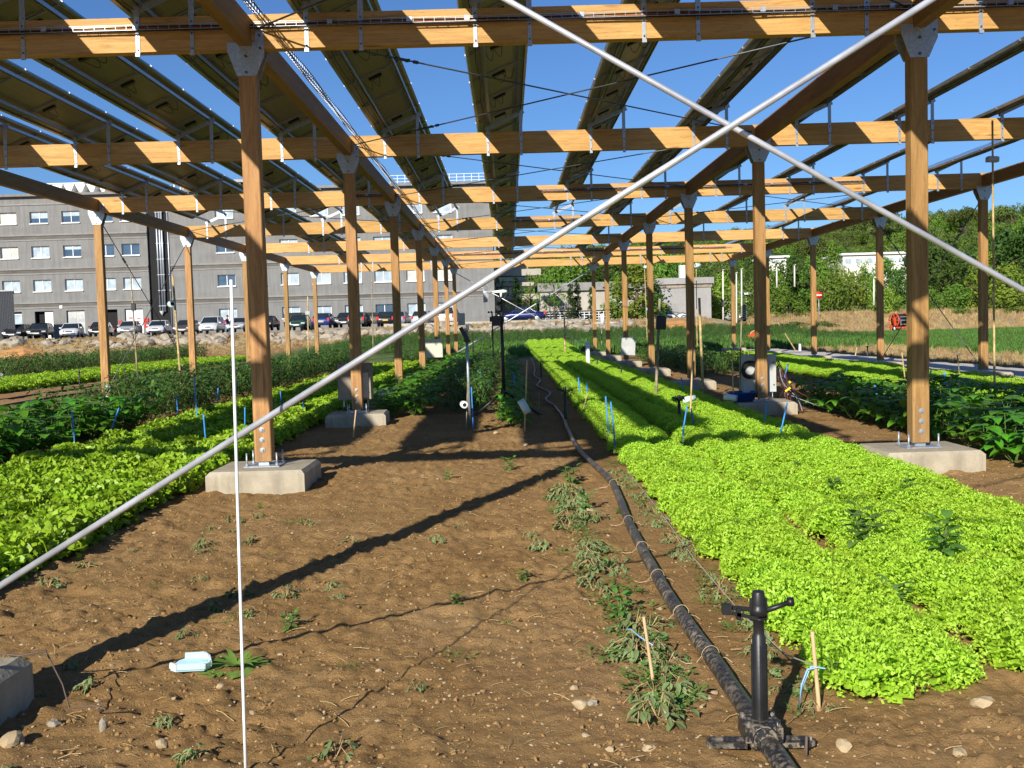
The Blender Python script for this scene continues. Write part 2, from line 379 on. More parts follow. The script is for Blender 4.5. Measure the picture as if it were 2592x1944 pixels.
# ------------------------------------------------------------------ terrain
def sstep(a, b, x): t = np.clip((x-a)/(b-a), 0, 1); return t*t*(3-2*t)
def hill_top(x): return np.interp(x, [-40, -5, 9, 35, 55, 68, 80, 96, 120, 200], [8, 11, 12.4, 15.5, 16.2, 16.0, 18.2, 18.9, 19.3, 20])
def terr(x, y):
    x = np.asarray(x, float); y = np.asarray(y, float)
    rise = .85*sstep(-26, -6, x)*(1-sstep(18, 26, x))*sstep(48, 88, y)
    plat = np.interp(x, [-60, -25, 0, 18], [1.5, 1.5, 1.82, 1.8])
    bank = sstep(85.5+2*sstep(-26, -6, x), 92.5, y)*(1-sstep(17, 24, x))
    z = rise*(1-bank) + plat*bank
    slope = 1.7*sstep(88, 106, y)*sstep(20, 28, x)
    z = np.maximum(z, slope)
    hill = hill_top(x)*sstep(135, 235, y)
    z = z + hill
    z = z*(1-.0*y)
    return z
_T = {}
def vnoise(x, y, seed=0):
    if seed not in _T: _T[seed] = np.random.RandomState(seed).rand(256, 256)
    T = _T[seed]
    xi = np.floor(x).astype(int); yi = np.floor(y).astype(int); fx = x-xi; fy = y-yi
    fx = fx*fx*(3-2*fx); fy = fy*fy*(3-2*fy)
    a = T[xi % 256, yi % 256]; b = T[(xi+1) % 256, yi % 256]; c = T[xi % 256, (yi+1) % 256]; d = T[(xi+1) % 256, (yi+1) % 256]
    return (a*(1-fx)+b*fx)*(1-fy)+(c*(1-fx)+d*fx)*fy - .5
def relief(x, y):
    """tilled soil relief under the canopy"""
    near = 1-sstep(26, 46, y)
    z = .026*vnoise(x*1.7, y*1.7, 1)+.020*vnoise(x*5, y*5, 2)+.022*vnoise(x*13, y*13, 3)+.030*vnoise(x*29, y*29, 4)*(.4+1.2*np.clip(vnoise(x*2.3, y*2.3, 9)+.5, 0, 1))
    cl = np.maximum(0, vnoise(x*9, y*9, 7)-.18)*.10
    rough = .55+.7*np.clip(vnoise(x*.9, y*.9, 6)+.5, 0, 1)
    smooth = 1-.6*np.clip(1-np.abs((x-.95)/.45), 0, 1)
    return (z+cl)*near*rough*smooth
_HX, _HY = np.concatenate([np.arange(-64, -5, .12), np.arange(-5, 5, .03), np.arange(5, 80, .12)]), np.concatenate([np.arange(0, 12, .03), np.arange(12, 24, .08), np.arange(24, 130, .25)])
_gx, _gy = np.meshgrid(_HX, _HY); _HZ = terr(_gx, _gy)+relief(_gx, _gy)
import bisect
_HXl, _HYl = _HX.tolist(), _HY.tolist()
def gz(x, y):
    if not (-64 < x < 79.7 and 0 < y < 129.5): return float(terr(x, y))
    i = bisect.bisect_right(_HXl, x)-1; j = bisect.bisect_right(_HYl, y)-1
    a = (x-_HXl[i])/(_HXl[i+1]-_HXl[i]); b = (y-_HYl[j])/(_HYl[j+1]-_HYl[j])
    return float((_HZ[j, i]*(1-a)+_HZ[j, i+1]*a)*(1-b)+(_HZ[j+1, i]*(1-a)+_HZ[j+1, i+1]*a)*b)
def ground():
    ys = [-30, -12, -4, -1, .6, 1.4, 2.0]
    while ys[-1] < 48: ys.append(ys[-1]+max(.018, .0050*ys[-1]))
    while ys[-1] < 130: ys.append(ys[-1]+.9)
    while ys[-1] < 1500: ys.append(ys[-1]*1.05)
    xr = list(np.arange(-3.4, 3.4, .0215))
    st = .024; x = 3.4
    while x < 1100: xr.append(x); x += st; st *= (1.012 if abs(x) < 9 else 1.06)
    st = .024; x = -3.42
    while x > -1100: xr.insert(0, x); x -= st; st *= (1.012 if abs(x) < 9 else 1.06)
    X, Y = np.meshgrid(np.array(xr), np.array(ys))
    Z = terr(X, Y)+relief(X, Y)
    nx, ny = len(xr), len(ys)
    co = np.stack([X, Y, Z], -1).reshape(-1, 3).astype(np.float32)
    i = np.arange(ny-1)[:, None]*nx+np.arange(nx-1)[None, :]
    q = np.stack([i, i+1, i+nx+1, i+nx], -1).reshape(-1, 4).astype(np.int32)
    me = bpy.data.meshes.new('ground')
    me.vertices.add(len(co)); me.vertices.foreach_set('co', co.ravel())
    me.loops.add(q.size); me.loops.foreach_set('vertex_index', q.ravel())
    me.polygons.add(len(q)); me.polygons.foreach_set('loop_start', np.arange(0, q.size, 4, dtype=np.int32))
    me.polygons.foreach_set('loop_total', np.full(len(q), 4, np.int32))
    me.polygons.foreach_set('use_smooth', np.ones(len(q), bool))
    me.update(calc_edges=True)
    wob = vnoise(X*.35, Y*.35, 11)*3+vnoise(X*1.5, Y*1.5, 12)*1.2
    left = sstep(-4, -8, X)
    dry = sstep(82+wob, 85+wob, Y)
    dry = np.maximum(dry, sstep(13.2+wob*.3, 14.5+wob*.3, X)*(1-sstep(60, 70, Y)*0))
    dry = np.maximum(dry, sstep(60+wob, 66+wob, Y)*(1-left)*.6)
    green = sstep(17.3+wob*.4, 19.5+wob*.4, X)*(1-sstep(83+wob, 87+wob, Y))
    green = np.maximum(green, sstep(13.5, 16, X)*.45*(vnoise(X*.8, Y*.8, 14) > -.1)*(1-sstep(83, 87, Y)))
    green = np.maximum(green, sstep(46+wob, 50+wob, Y)*(1-sstep(84+wob, 87+wob, Y))*sstep(-20, -14, X)*(1-sstep(16, 18, X)))
    green = np.maximum(green, .75*sstep(112, 120, Y))
    ochre = sstep(-19+wob*.5, -21+wob*.5, X)*0+sstep(60+wob, 64+wob, Y)*(1-sstep(84+wob, 86+wob, Y))*sstep(-13, -17, X)
    ochre = np.maximum(ochre, .5*(1-sstep(-13, -9.4, X))*(1-sstep(60, 62, Y)))
    for nm_, A in (('dry', dry), ('green', green), ('ochre', ochre)):
        at_ = me.attributes.new(nm_, 'FLOAT', 'POINT'); at_.data.foreach_set('value', np.clip(A, 0, 1).astype(np.float32).ravel())
    o = obj('ground', me, M['soil']); me.materials.append(M['soil']); o['kind'] = 'structure'
ground()
def sheet(name, pts_l, pts_r, mat, dz=.02, n=60, cols=8, jit=.0, seed=0):
    """a ribbon between two polylines, following the ground"""
    rng = random.Random(seed); mb = MB(); P = []
    for i in range(n+1):
        t = i/n
        def ev(pl):
            s = t*(len(pl)-1); k = min(int(s), len(pl)-2); return Vector(pl[k]).lerp(Vector(pl[k+1]), s-k)
        a, b = ev(pts_l), ev(pts_r)
        for j in range(cols+1):
            p = a.lerp(b, j/cols); x = p.x+(rng.uniform(-jit, jit) if j in (0, cols) else 0); y = p.y
            P.append((x, y, gz(x, y)+dz+rng.uniform(0, jit*.15)))
    F = [(i*(cols+1)+j, i*(cols+1)+j+1, (i+1)*(cols+1)+j+1, (i+1)*(cols+1)+j) for i in range(n) for j in range(cols)]
    mb.add(P, F, 0, True)
    return obj(name, mb, mat, kind='structure')
sheet('parking_lot', [(-70, 93.3), (18, 93.3)], [(-70, 125), (18, 125)], M['asphalt'], .03, 60, 6)
sheet('gravel_path', [(11.0, 12), (10.95, 60)], [(12.9, 12), (12.7, 60)], M['gravel'], .06, 120, 10, .12, 3)

# ------------------------------------------------------------------ canopy frame
Y0, S = 9.88819-6.20942, 6.20942
XA, D = -2.41383, 6.4
ZB, ZT = 4.18585, 4.50781
XC = [XA-D, XA, XA+D, XA+2*D]
YF = [Y0+k*S for k in range(8)]
canopy = thing('solar_canopy', 'timber post and beam canopy on concrete footings carrying tilted solar panel rows', 'solar canopy', (XA, Y0, 0))
def pc(name, mb, mats, parent=None, label=None):
    """part of the canopy built in world coordinates"""
    o = obj(name, mb, mats, parent or canopy, label=label)
    if parent is None: o.location = (-XA, -Y0, 0)
    return o
# posts
def post_mesh():
    mb = MB(); w_, d_ = .165, .15; c = .008
    prof = [(-w_/2+c, -d_/2), (w_/2-c, -d_/2), (w_/2, -d_/2+c), (w_/2, d_/2-c), (w_/2-c, d_/2), (-w_/2+c, d_/2), (-w_/2, d_/2-c), (-w_/2, -d_/2+c)]
    mb.prism(prof, 'z', .25, 4.18); return mb.mesh('post', [M['post']])
post_me = post_mesh()
def gusset_mesh():
    mb = MB()
    ol = [(-.175, 4.25), (-.175, 4.17), (-.09, 3.935), (.09, 3.935), (.175, 4.12), (.175, 4.36), (.105, 4.40), (.09, 4.25)]
    mb.prism(ol, 'y', -.086, -.078); mb.prism([(-x, z) for x, z in reversed(ol)], 'y', .078, .086)
    for x, z in ((0, 4.12), (0, 3.97), (.14, 4.31), (.14, 4.19)): mb.lathe([(.0, -.1), (.013, -.1), (.013, -.0865)], (x, 0, z), 6, 1, 'y', False)
    return mb.mesh('gusset_plate', [M['galv'], M['darksteel']])
gus_me = gusset_mesh()
def bolts_mesh():
    mb = MB()
    mb.lathe([(0, -.092), (.012, -.092), (.013, -.082), (.027, -.081), (.027, -.0745)], (0, 0, 0), 8, 0, 'y', False)
    return mb.mesh('bolt', [M['galv']])
bolt_me = bolts_mesh()
def footing_mesh(seed):
    rng = random.Random(seed); mb = MB(); mb.cbox((0, 0, .03), (.93, .84, .34), .035)
    return mb.mesh('footing', [M['footing']])
foot_me = footing_mesh(0)
def plate_mesh():
    mb = MB(); mb.box((0, 0, .2075), (.34, .30, .012)); mb.box((0, 0, .233), (.10, .10, .038)); return mb.mesh('base_plate', [M['galv']])
plate_me = plate_mesh()
def rod_mesh():
    mb = MB(); mb.tube([(0, 0, .19), (0, 0, .34)], .009, 6, 0); mb.lathe([(.0, .236), (.017, .236), (.017, .216)], (0, 0, 0), 6, 0, 'z', False); return mb.mesh('anchor_bolt', [M['galv']])
rod_me = rod_mesh()
def mkobj(name, me, parent, loc=(0, 0, 0), rz=0):
    o = bpy.data.objects.new(name, me); C.objects.link(o); o.parent = parent; o.location = loc; o.rotation_euler = (0, 0, rz); return o
rng = random.Random(5)
def canopy_post(x, y, near):
    base = (x-XA, y-Y0, 0)
    p = mkobj('post', post_me, canopy, base)
    mkobj('gusset_plate', gus_me, p)
    f = mkobj('footing', foot_me, canopy, base if (near != 2) else (base[0]-.07, base[1], 0), rng.uniform(-.05, .05))
    mkobj('base_plate', plate_me, f)
    if near:
        for z in (.36, .46, .56): mkobj('bolt', bolt_me, p, (0, 0, z))
        for sx, sy in ((-1, -1), (1, -1), (-1, 1), (1, 1)): mkobj('anchor_bolt', rod_me, f, (sx*.145, sy*.125, 0))
    return p
POSTS = {}
for i, x in enumerate(XC):
    for k, y in enumerate(YF):
        if i in (0, 3) and k < 3 and not (k == 2): continue
        POSTS[i, k] = canopy_post(x, y+.08, 2 if k == 0 and i == 1 else k <= 2)
for k in (0, 1):   # outer posts beside the camera, out of frame but they carry the beams
    for i in (0, 3): POSTS[i, k] = canopy_post(XC[i], YF[k]+.08, False)
# beams
def beam_mesh():
    mb = MB(); mb.box((0, 0, 0), (19.2+.22, .12, ZT-ZB)); return mb.mesh('cross_beam', [M['beam']])
bm_me = beam_mesh(); BEAM = []
for k, y in enumerate(YF):
    b = mkobj('cross_beam', bm_me if k == 0 else bm_me.copy(), canopy, (XC[0]+9.6-XA, y+.06-Y0, (ZB+ZT)/2))
    # each beam its own grain: shift mesh coordinates through the object origin
    sh = k*3.37
    if k:
        for v_ in b.data.vertices: v_.co.x += sh
        b.location.x -= sh
    BEAM.append(b)
def purlin_mesh():
    mb = MB(); mb.box((0, 0, 0), (.12, S-.12-.004, .255)); return mb.mesh('long_beam', [M['beamy']])
pur_me = purlin_mesh()
for x in XC:
    for k in range(7): mkobj('long_beam', pur_me, canopy, (x-XA, YF[k]+.06+S/2-Y0, ZB+.03+.1275))
# hangers, panel rows
TH = math.atan2(.30, .70); LX, RX = -.23, .285
def panel_z(dx, off=0): return 4.595+(dx+.40)*math.tan(TH)+off      # underside of panel frame
def strap_mesh(dx, ztop, wide):
    mb = MB()
    mb.box((dx, -.005, (ZB-.045+ZT+.02)/2), (.036, .005, ZT+.02-ZB+.045))
    mb.box((dx, -.016, ZB-.03), (.042, .022, .03))
    if ztop > ZT+.03: mb.box((dx, .000, (ZT-.14+ztop)/2), (.05, .006, ztop-ZT+.14)); mb.box((dx, -.008, (ZT-.14+ZT+.02)/2-.0), (.05, .004, .15))
    for z in (ZB+.02, ZB+.16, ZT-.05): mb.lathe([(0, -.018), (.009, -.018), (.009, -.0076)], (dx, 0, z), 6, 1, 'y', False)
    return mb.mesh('hanger_strap', [M['galv'], M['darksteel']])
zl, zr = panel_z(LX, -.05), panel_z(RX, -.05)
strapL = strap_mesh(LX, zl-.0, 0); strapR = strap_mesh(RX, zr, 1)
def bar_mesh():
    mb = MB(); L = (RX-LX+.10)/math.cos(TH); c = ((LX+RX)/2, .02, (zl+zr)/2-.035)
    mb.box(c, (L, .006, .07), 0, Matrix.Rotation(-TH, 3, 'Y')); mb.box((c[0], c[1]+.022, c[2]+.031), (L, .04, .005), 0, Matrix.Rotation(-TH, 3, 'Y'))
    return mb.mesh('tilt_bar', [M['galv']])
bar_me = bar_mesh()
PL = 1.31
def panel_mesh(kind):
    mb = MB(); Wd = .80; c0 = (-.032)
    rot = Matrix.Rotation(-TH, 3, 'Y')
    def L(u, y, h): p = rot @ Vector((u, 0, h)); return Vector((c0+p.x, y, 4.595+(c0+.40)*math.tan(TH)+.02+p.z))
    def bx(u0, u1, y0, y1, h0, h1, mi):
        P = [L(u, y, h) for h in (h0, h1) for y in (y0, y1) for u in (u0, u1)]
        mb.add(P, [(0,2,3,1),(4,5,7,6),(0,1,5,4),(2,6,7,3),(0,4,6,2),(1,3,7,5)], mi)
    y0, y1 = .008, PL-.008; w2 = Wd/2-.008
    bx(-w2, w2, y0+.01, y1-.01, .005, .016, 1)
    bx(-w2+.005, w2-.005, y0+.012, y1-.012, .0165, .0185, 2)
    for s_ in (-1, 1): a = sorted((s_*w2, s_*(w2+.006))); bx(a[0], a[1], y0, y1, -.018, .021, 0); a = sorted((s_*w2, s_*(w2-.03))); bx(a[0], a[1], y0, y1, -.0185, -.015, 0)
    for a, b in ((y0, y0+.007), (y1-.007, y1)): bx(-w2, w2, a, b, -.017, .0205, 0)
    # clamp peeking out on the edges
    for s_ in (-1, 1): bx(s_*(w2+.012)-.006, s_*(w2+.012)+.006, -.008, .008, -.004, .020, 0)
    # junction box and cable loops
    if kind != 2:
        yb = .13; bx(-.09, .09, yb, yb+.07, -.028, .004, 3)
        for q, (a, dn) in enumerate(((-.06, .10), (.05, .14))):
            pts = []
            for t in range(9):
                s2 = t/8; pts.append(L(a+(.16 if kind else -.1)*s2, yb+.07+.25*math.sin(s2*math.pi)*(.6 if q else 1), -.02-dn*math.sin(s2*math.pi)*.5))
            mb.tube(pts, .0045, 4, 3, False)
        bx(-.28, .12, y1-.06, y1-.04, -.012, .003, 0)
    return mb.mesh('solar_panel', [M['alu'], M['back'], M['cell'], M['black']])
pan_me = [panel_mesh(0), panel_mesh(1), panel_mesh(2)]
def rail_mesh(dx, y1):
    mb = MB(); zc = panel_z(dx, -.02-.025)
    mb.box((dx, (Y0-.08+y1)/2, zc+.020), (.046, y1-Y0+.08, .004)); mb.box((dx-.021, (Y0-.08+y1)/2, zc), (.004, y1-Y0+.08, .044)); mb.box((dx+.021, (Y0-.08+y1)/2, zc), (.004, y1-Y0+.08, .044))
    return mb.mesh('rail', [M['galv']])
rails = {e: [rail_mesh(dx, YF[4]+.14 if e else YF[7]+.14) for dx in (LX+.03, RX-.03)] for e in (0, 1)}
for k in range(-5, 7):
    x = 1.6*k; odd = k % 2
    row = bpy.data.objects.new('panel_row', rails[odd][0]); C.objects.link(row); row.parent = canopy; row.location = (x-XA, -Y0, 0)
    mkobj('rail', rails[odd][1], row)
    mb = MB(); y1 = YF[4 if odd else 7]
    pts = []; yy = Y0+.5
    while yy < y1-1: pts.append((LX-.045+.012*math.sin(yy*3+k), yy, panel_z(LX, -.075)-.015*abs(math.sin(yy*2.1+k)))); yy += .35
    mb.tube(pts, .006, 4, 0, False); mkobj('cable_run', mb.mesh('cable_run', [M['rubber']]), row)
    for q in range(18 if odd else 32):
        mkobj('solar_panel', pan_me[(q+k) % 2 if rng.random() > .12 else 2], row, (0, Y0+.46+q*PL, 0))
    for b in range(5 if odd else 8):
        bo = BEAM[b]; loc = (x-(bo.location.x+XA), YF[b]-(bo.location.y+Y0), -(ZB+ZT)/2)
        mkobj('hanger_strap', strapL, bo, loc); mkobj('hanger_strap', strapR, bo, loc); mkobj('tilt_bar', bar_me, bo, loc)
# wire mesh cable trays
def tray(b, xa, xb, step):
    y = YF[b]; mb = MB(); z0 = 4.375; n = int((xb-xa)/step)
    for dy, dz in ((-.055, 0), (-.055, .045), (-.004, 0), (-.004, .045), (-.03, 0)): mb.box(((xa+xb)/2, y-.01+dy, z0+dz), (xb-xa, .004, .004))
    for i in range(n+1):
        x = xa+i*step; mb.box((x, y-.0395, z0), (.004, .052, .004)); mb.box((x+.003, y-.067, z0+.022), (.004, .004, .048))
    for i in range(int((xb-xa)/.8)):
        mb.box((xa+.4+i*.8+rng.uniform(-.2, .2), y-.071, z0+.03), (.05, .006, .045))
    t = pc('cable_tray', mb, M['galv'])
    for j, (mt, r_) in enumerate((('rubber', .009), ('redcable', .006), ('rubber', .006), ('rubber', .007))):
        mb = MB(); pts = []
        x = xa
        while x < xb: pts.append((x, y-.025-.01*j, z0+.008+.01*(j % 3)+.006*math.sin(x*2.7+j*2)-(.012 if j == 3 else 0))); x += .35
        mb.tube(pts, r_, 5, 0, False); o = obj('cable', mb, M[mt], t)
tray(1, XC[0]+.3, XC[3]-.2, .10); tray(3, .75, XC[3]-2.5, .10); tray(3, XC[0]+5.5, XC[1]+.2, .10); tray(4, .2, 2.6, .12); tray(6, XA+.3, XC[2]+5, .14)
mb = MB()
xt = XA+.085
for dx, dz in ((0, 0), (.05, 0), (0, .055), (.05, .055)): mb.box((xt+dx, (Y0+YF[7])/2, ZT+.012+dz), (.0045, YF[7]-Y0, .0045))
y = Y0; i = 0
while y < YF[7]:
    mb.box((xt+.025, y, ZT+.012), (.05, .0045, .0045)); mb.box((xt+.053, y, ZT+.04), (.0045, .0045, .06)); mb.box((xt-.003, y, ZT+.04), (.0045, .0045, .06)); y += .1
lt = pc('cable_tray', mb, M['galv'], label='long wire tray lying on top of a lengthwise beam')
for j in range(4):
    mb = MB(); pts = []; y = Y0
    while y < YF[7]: pts.append((xt+.01+.01*j+.012*math.sin(y*1.9+j), y, ZT+.028+.012*j+.012*math.sin(y*2.3+j*1.7)+(.03 if j == 3 else 0)*max(0, math.sin(y*1.01)))); y += .3
    mb.tube(pts, .007, 4, 0, False); obj('cable', mb, M['rubber'], lt)
# bracing
def rodline(a, b, name='tie_rod', r=.009, dark=True):
    a, b = Vector(a), Vector(b); mb = MB(); mb.tube([a, b], r, 6, 0)
    o = pc(name, mb, M['darksteel'] if dark else M['galv'])
    d = (b-a).normalized(); q = d.to_track_quat('X', 'Z').to_matrix()
    mb = MB(); c = a.lerp(b, .2)
    for s_ in (-1, 1): mb.box(c+q @ Vector((0, s_*.018, 0)), (.15, .008, .02), 0, q)
    mb.box(c+q @ Vector((-.08, 0, 0)), (.03, .046, .03), 0, q); mb.box(c+q @ Vector((.08, 0, 0)), (.03, .046, .03), 0, q)
    mb.tube([c+d*.16, c+d*.22], .019, 6); mb.tube([c-d*.22, c-d*.16], .017, 6)
    obj('turnbuckle', mb, M['darksteel'], o)
for k in range(7):
    a, b = YF[k]+.14, YF[k+1]-.02
    rodline((XA+.12, a, 4.40), (XC[2]-.12, b, 4.40)); rodline((XA+.12, b, 4.37), (XC[2]-.12, a, 4.37))
for xa, xb in ((XC[0], XC[1]), (XC[2], XC[3])):
    a, b = YF[3]+.14, YF[4]-.02
    rodline((xa+.12, a, 4.40), (xb-.12, b, 4.40)); rodline((xa+.12, b, 4.37), (xb-.12, a, 4.37))
for i in (0, 3):
    rodline((XC[i]+.03, YF[3]+.2, 3.98), (XC[i]+.03, YF[4]-.02, .35), r=.011); rodline((XC[i]-.03, YF[4]-.02, 3.98), (XC[i]-.03, YF[3]+.2, .35), r=.011)
def brace(a, b, y, r, nm_='diagonal_brace_tube'):
    mb = MB(); mb.tube([(a[0], y, a[1]), (a[0]+(b[0]-a[0])*.5, y, a[1]+(b[1]-a[1])*.5-.006), (b[0], y, b[1])], r, 14, 0); pc(nm_, mb, M['tube'])
brace((XA+.05, .312), (XC[2]-.05, 4.02), 3.625, .0120); brace((XA+.08, 4.04), (XC[2]-.06, .36), 3.70, .0108)
brace((XA+.05, .36), (XC[2]-.06, 4.0), YF[7]-.03, .03); brace((XA+.08, 4.0), (XC[2]-.05, .36), YF[7]+.2, .018)

# ------------------------------------------------------------------ scatter with geometry nodes (only for masses nobody could count)
def scatter(name, protos, pts, label, group=None, cat=None):
    """pts: (x, y, z, rx, ry, rz, scale, idx)"""
    me = bpy.data.meshes.new(name); n = len(pts)
    A = np.array(pts, dtype=np.float32)
    me.vertices.add(n); me.vertices.foreach_set('co', A[:, :3].copy().ravel())
    a = me.attributes.new('rot', 'FLOAT_VECTOR', 'POINT'); a.data.foreach_set('vector', A[:, 3:6].copy().ravel())
    a = me.attributes.new('scl', 'FLOAT', 'POINT'); a.data.foreach_set('value', A[:, 6].copy())
    a = me.attributes.new('idx', 'INT', 'POINT'); a.data.foreach_set('value', A[:, 7].astype(np.int32))
    o = bpy.data.objects.new(name, me); C.objects.link(o)
    ng = bpy.data.node_groups.new(name+'_spread', 'GeometryNodeTree')
    ng.interface.new_socket('Geometry', in_out='INPUT', socket_type='NodeSocketGeometry')
    ng.interface.new_socket('Geometry', in_out='OUTPUT', socket_type='NodeSocketGeometry')
    gi = ng.nodes.new('NodeGroupInput'); go = ng.nodes.new('NodeGroupOutput'); jn = ng.nodes.new('GeometryNodeJoinGeometry')
    def named(nm_, t): x = ng.nodes.new('GeometryNodeInputNamedAttribute'); x.data_type = t; x.inputs['Name'].default_value = nm_; return x.outputs['Attribute']
    for i, p in enumerate(protos):
        oi = ng.nodes.new('GeometryNodeObjectInfo'); oi.inputs['Object'].default_value = p; oi.inputs['As Instance'].default_value = True
        cmp_ = ng.nodes.new('FunctionNodeCompare'); cmp_.data_type = 'INT'; cmp_.operation = 'EQUAL'
        ng.links.new(named('idx', 'INT'), cmp_.inputs[2]); cmp_.inputs[3].default_value = i
        ip = ng.nodes.new('GeometryNodeInstanceOnPoints')
        ng.links.new(gi.outputs[0], ip.inputs['Points']); ng.links.new(cmp_.outputs[0], ip.inputs['Selection'])
        ng.links.new(oi.outputs['Geometry'], ip.inputs['Instance'])
        ng.links.new(named('rot', 'FLOAT_VECTOR'), ip.inputs['Rotation']); ng.links.new(named('scl', 'FLOAT'), ip.inputs['Scale'])
        ng.links.new(ip.outputs[0], jn.inputs[0])
    ng.links.new(jn.outputs[0], go.inputs[0])
    md = o.modifiers.new('spread', 'NODES'); md.node_group = ng
    o['kind'] = 'stuff'; tag(o, label, cat, group)
    return o
def proto(name, mb, mats):
    if not isinstance(mats, (list, tuple)): mats = [mats]
    return bpy.data.objects.new(name, mb.mesh(name, mats))     # never linked: only a source of shape

# ------------------------------------------------------------------ leaves and plants
def add_leaf(mb, base, direction, up, L, W, curl=.3, fold=.15, nu=4, shape='ovate', mi=0, ruffle=0, rng=random, frill=0):
    """a leaf blade starting at base, growing along direction, bending away from up"""
    d = Vector(direction).normalized(); u = Vector(up); s_ = d.cross(u)
    if s_.length < 1e-4: s_ = d.orthogonal()
    s_.normalize(); n_ = s_.cross(d).normalized()
    p = Vector(base); P = []
    cols = 2 if not ruffle else 6
    ph = rng.uniform(0, 6.28)
    for i in range(nu+1):
        t = i/nu
        if shape == 'ovate': wv = W*math.sin(math.pi*min(1, t*.93+.07))**.8*(1-.35*t)
        elif shape == 'heart': wv = W*(1-t)**.62*min(1, (t+.12)/.22)
        elif shape == 'fan': wv = W*(.22+.78*math.sin(math.pi*.5*min(1, t*1.15)))*(1 if t < .98 else .82)
        else: wv = W*(1-t*.9)
        for c in range(-cols//2, cols//2+1):
            v = c/(cols/2)
            off = s_*(wv*v) + n_*(fold*wv*abs(v)**1.5)
            if ruffle:
                off += n_*(ruffle*abs(v)**1.3*t*math.sin(5*v*3+ph+t*9)) + d*(ruffle*.7*(1-abs(v))*t*t*math.sin(v*11+ph)) + d*(-.25*L*abs(v)**2*t)
            P.append(p+off)
        a = -curl/nu*2*t
        rot = Matrix.Rotation(a, 3, s_) ; d = rot @ d; n_ = rot @ n_
        p = p + d*(L/nu)
    F = [(i*(cols+1)+j, i*(cols+1)+j+1, (i+1)*(cols+1)+j+1, (i+1)*(cols+1)+j) for i in range(nu) for j in range(cols)]
    mb.add(P, F, mi, True)
def lettuce(seed, frilly=True):
    rng = random.Random(seed); mb = MB(); Rr, H = (.20, .19) if frilly else (.19, .20)
    rings = [(9, .30, 1.0), (9, .62, .92), (7, .95, .80), (5, 1.25, .62)]
    for n_, el, sc in rings:
        for i in range(n_):
            az = 2*math.pi*(i+rng.random()*.6)/n_+el*3
            e = el+rng.uniform(-.15, .15)
            d = Vector((math.cos(az)*math.cos(e), math.sin(az)*math.cos(e), math.sin(e)))
            L = (.20 if frilly else .21)*sc*rng.uniform(.85, 1.15)
            add_leaf(mb, (math.cos(az)*.015, math.sin(az)*.015, .015), d, (0, 0, 1), L, (.095 if frilly else .075)*sc**.5*rng.uniform(.85, 1.15), .5 if el < .9 else .2, .25, 5, 'fan', 0, (.034 if frilly else .020), rng)
    # curled leaf margins standing out all over the head
    nf = 1400 if frilly else 220
    for i in range(nf):
        az = rng.uniform(0, 6.283); el = math.asin(rng.uniform(.0, 1)**.8); r_ = rng.uniform(.86, 1.10)
        q = Vector((math.cos(az)*math.cos(el)*Rr*r_, math.sin(az)*math.cos(el)*Rr*r_, .025+math.sin(el)*H*r_*.92))
        nrm = Vector((math.cos(az)*math.cos(el), math.sin(az)*math.cos(el), math.sin(el)*1.2+.2)).normalized()
        a = Vector((rng.gauss(0, 1), rng.gauss(0, 1), rng.gauss(0, 1))); a = (a-nrm*a.dot(nrm)*rng.uniform(.0, .9)).normalized(); b = nrm.cross(a).normalized()
        b = (b*rng.uniform(.3, 1)+nrm*rng.uniform(.3, 1.1)).normalized()
        s1 = rng.uniform(.006, .012) if frilly else rng.uniform(.018, .036); s2 = rng.uniform(.006, .012) if frilly else rng.uniform(.02, .034)
        mid = nrm*rng.uniform(-.008, .010)
        mb.add([q-a*s1, q-a*s1*.8+b*s2, q+mid, q+b*s2*1.15+mid, q+a*s1, q+a*s1*.8+b*s2], [(0, 2, 3, 1), (2, 4, 5, 3)], 0, True)
    return proto('lettuce_shape', mb, M['frilly' if frilly else 'flatlet'])
FR = [lettuce(s) for s in (1, 2, 3)]; FL = [lettuce(s, False) for s in (11, 12, 13)]
def bean(seed, big=True):
    rng = random.Random(seed); mb = MB()
    nst = 9; H = .36 if big else .30
    for i in range(nst):
        az = rng.uniform(0, 6.28); r_ = rng.uniform(.02, .17); h = H*rng.uniform(.35, 1.15)
        top = Vector((math.cos(az)*r_*1.4, math.sin(az)*r_*1.4, h))
        mb.tube([(math.cos(az)*.01, math.sin(az)*.01, 0), (math.cos(az)*r_*.8, math.sin(az)*r_*.8, h*.6), top], .0035, 4, 1, False)
        for q in range(3):
            a2 = az+(q-1)*1.5+rng.uniform(-.3, .3); e = rng.uniform(-.35, .25)
            d = Vector((math.cos(a2)*math.cos(e), math.sin(a2)*math.cos(e), math.sin(e)))
            add_leaf(mb, top+d*.012, d, (0, 0, 1), rng.uniform(.095, .15), rng.uniform(.05, .075), .8, .12, 4, 'heart', 0, 0, rng)
        for q in range(2):
            a2 = rng.uniform(0, 6.28); e = rng.uniform(-.5, .2)
            d = Vector((math.cos(a2)*math.cos(e), math.sin(a2)*math.cos(e), math.sin(e)))
            add_leaf(mb, top*.65, d, (0, 0, 1), rng.uniform(.08, .11), rng.uniform(.038, .05), .7, .12, 3, 'heart', 0, 0, rng)
    return proto('bean_shape', mb, [M['bean'], M['stem']])
BE = [bean(s) for s in (21, 22, 23)]
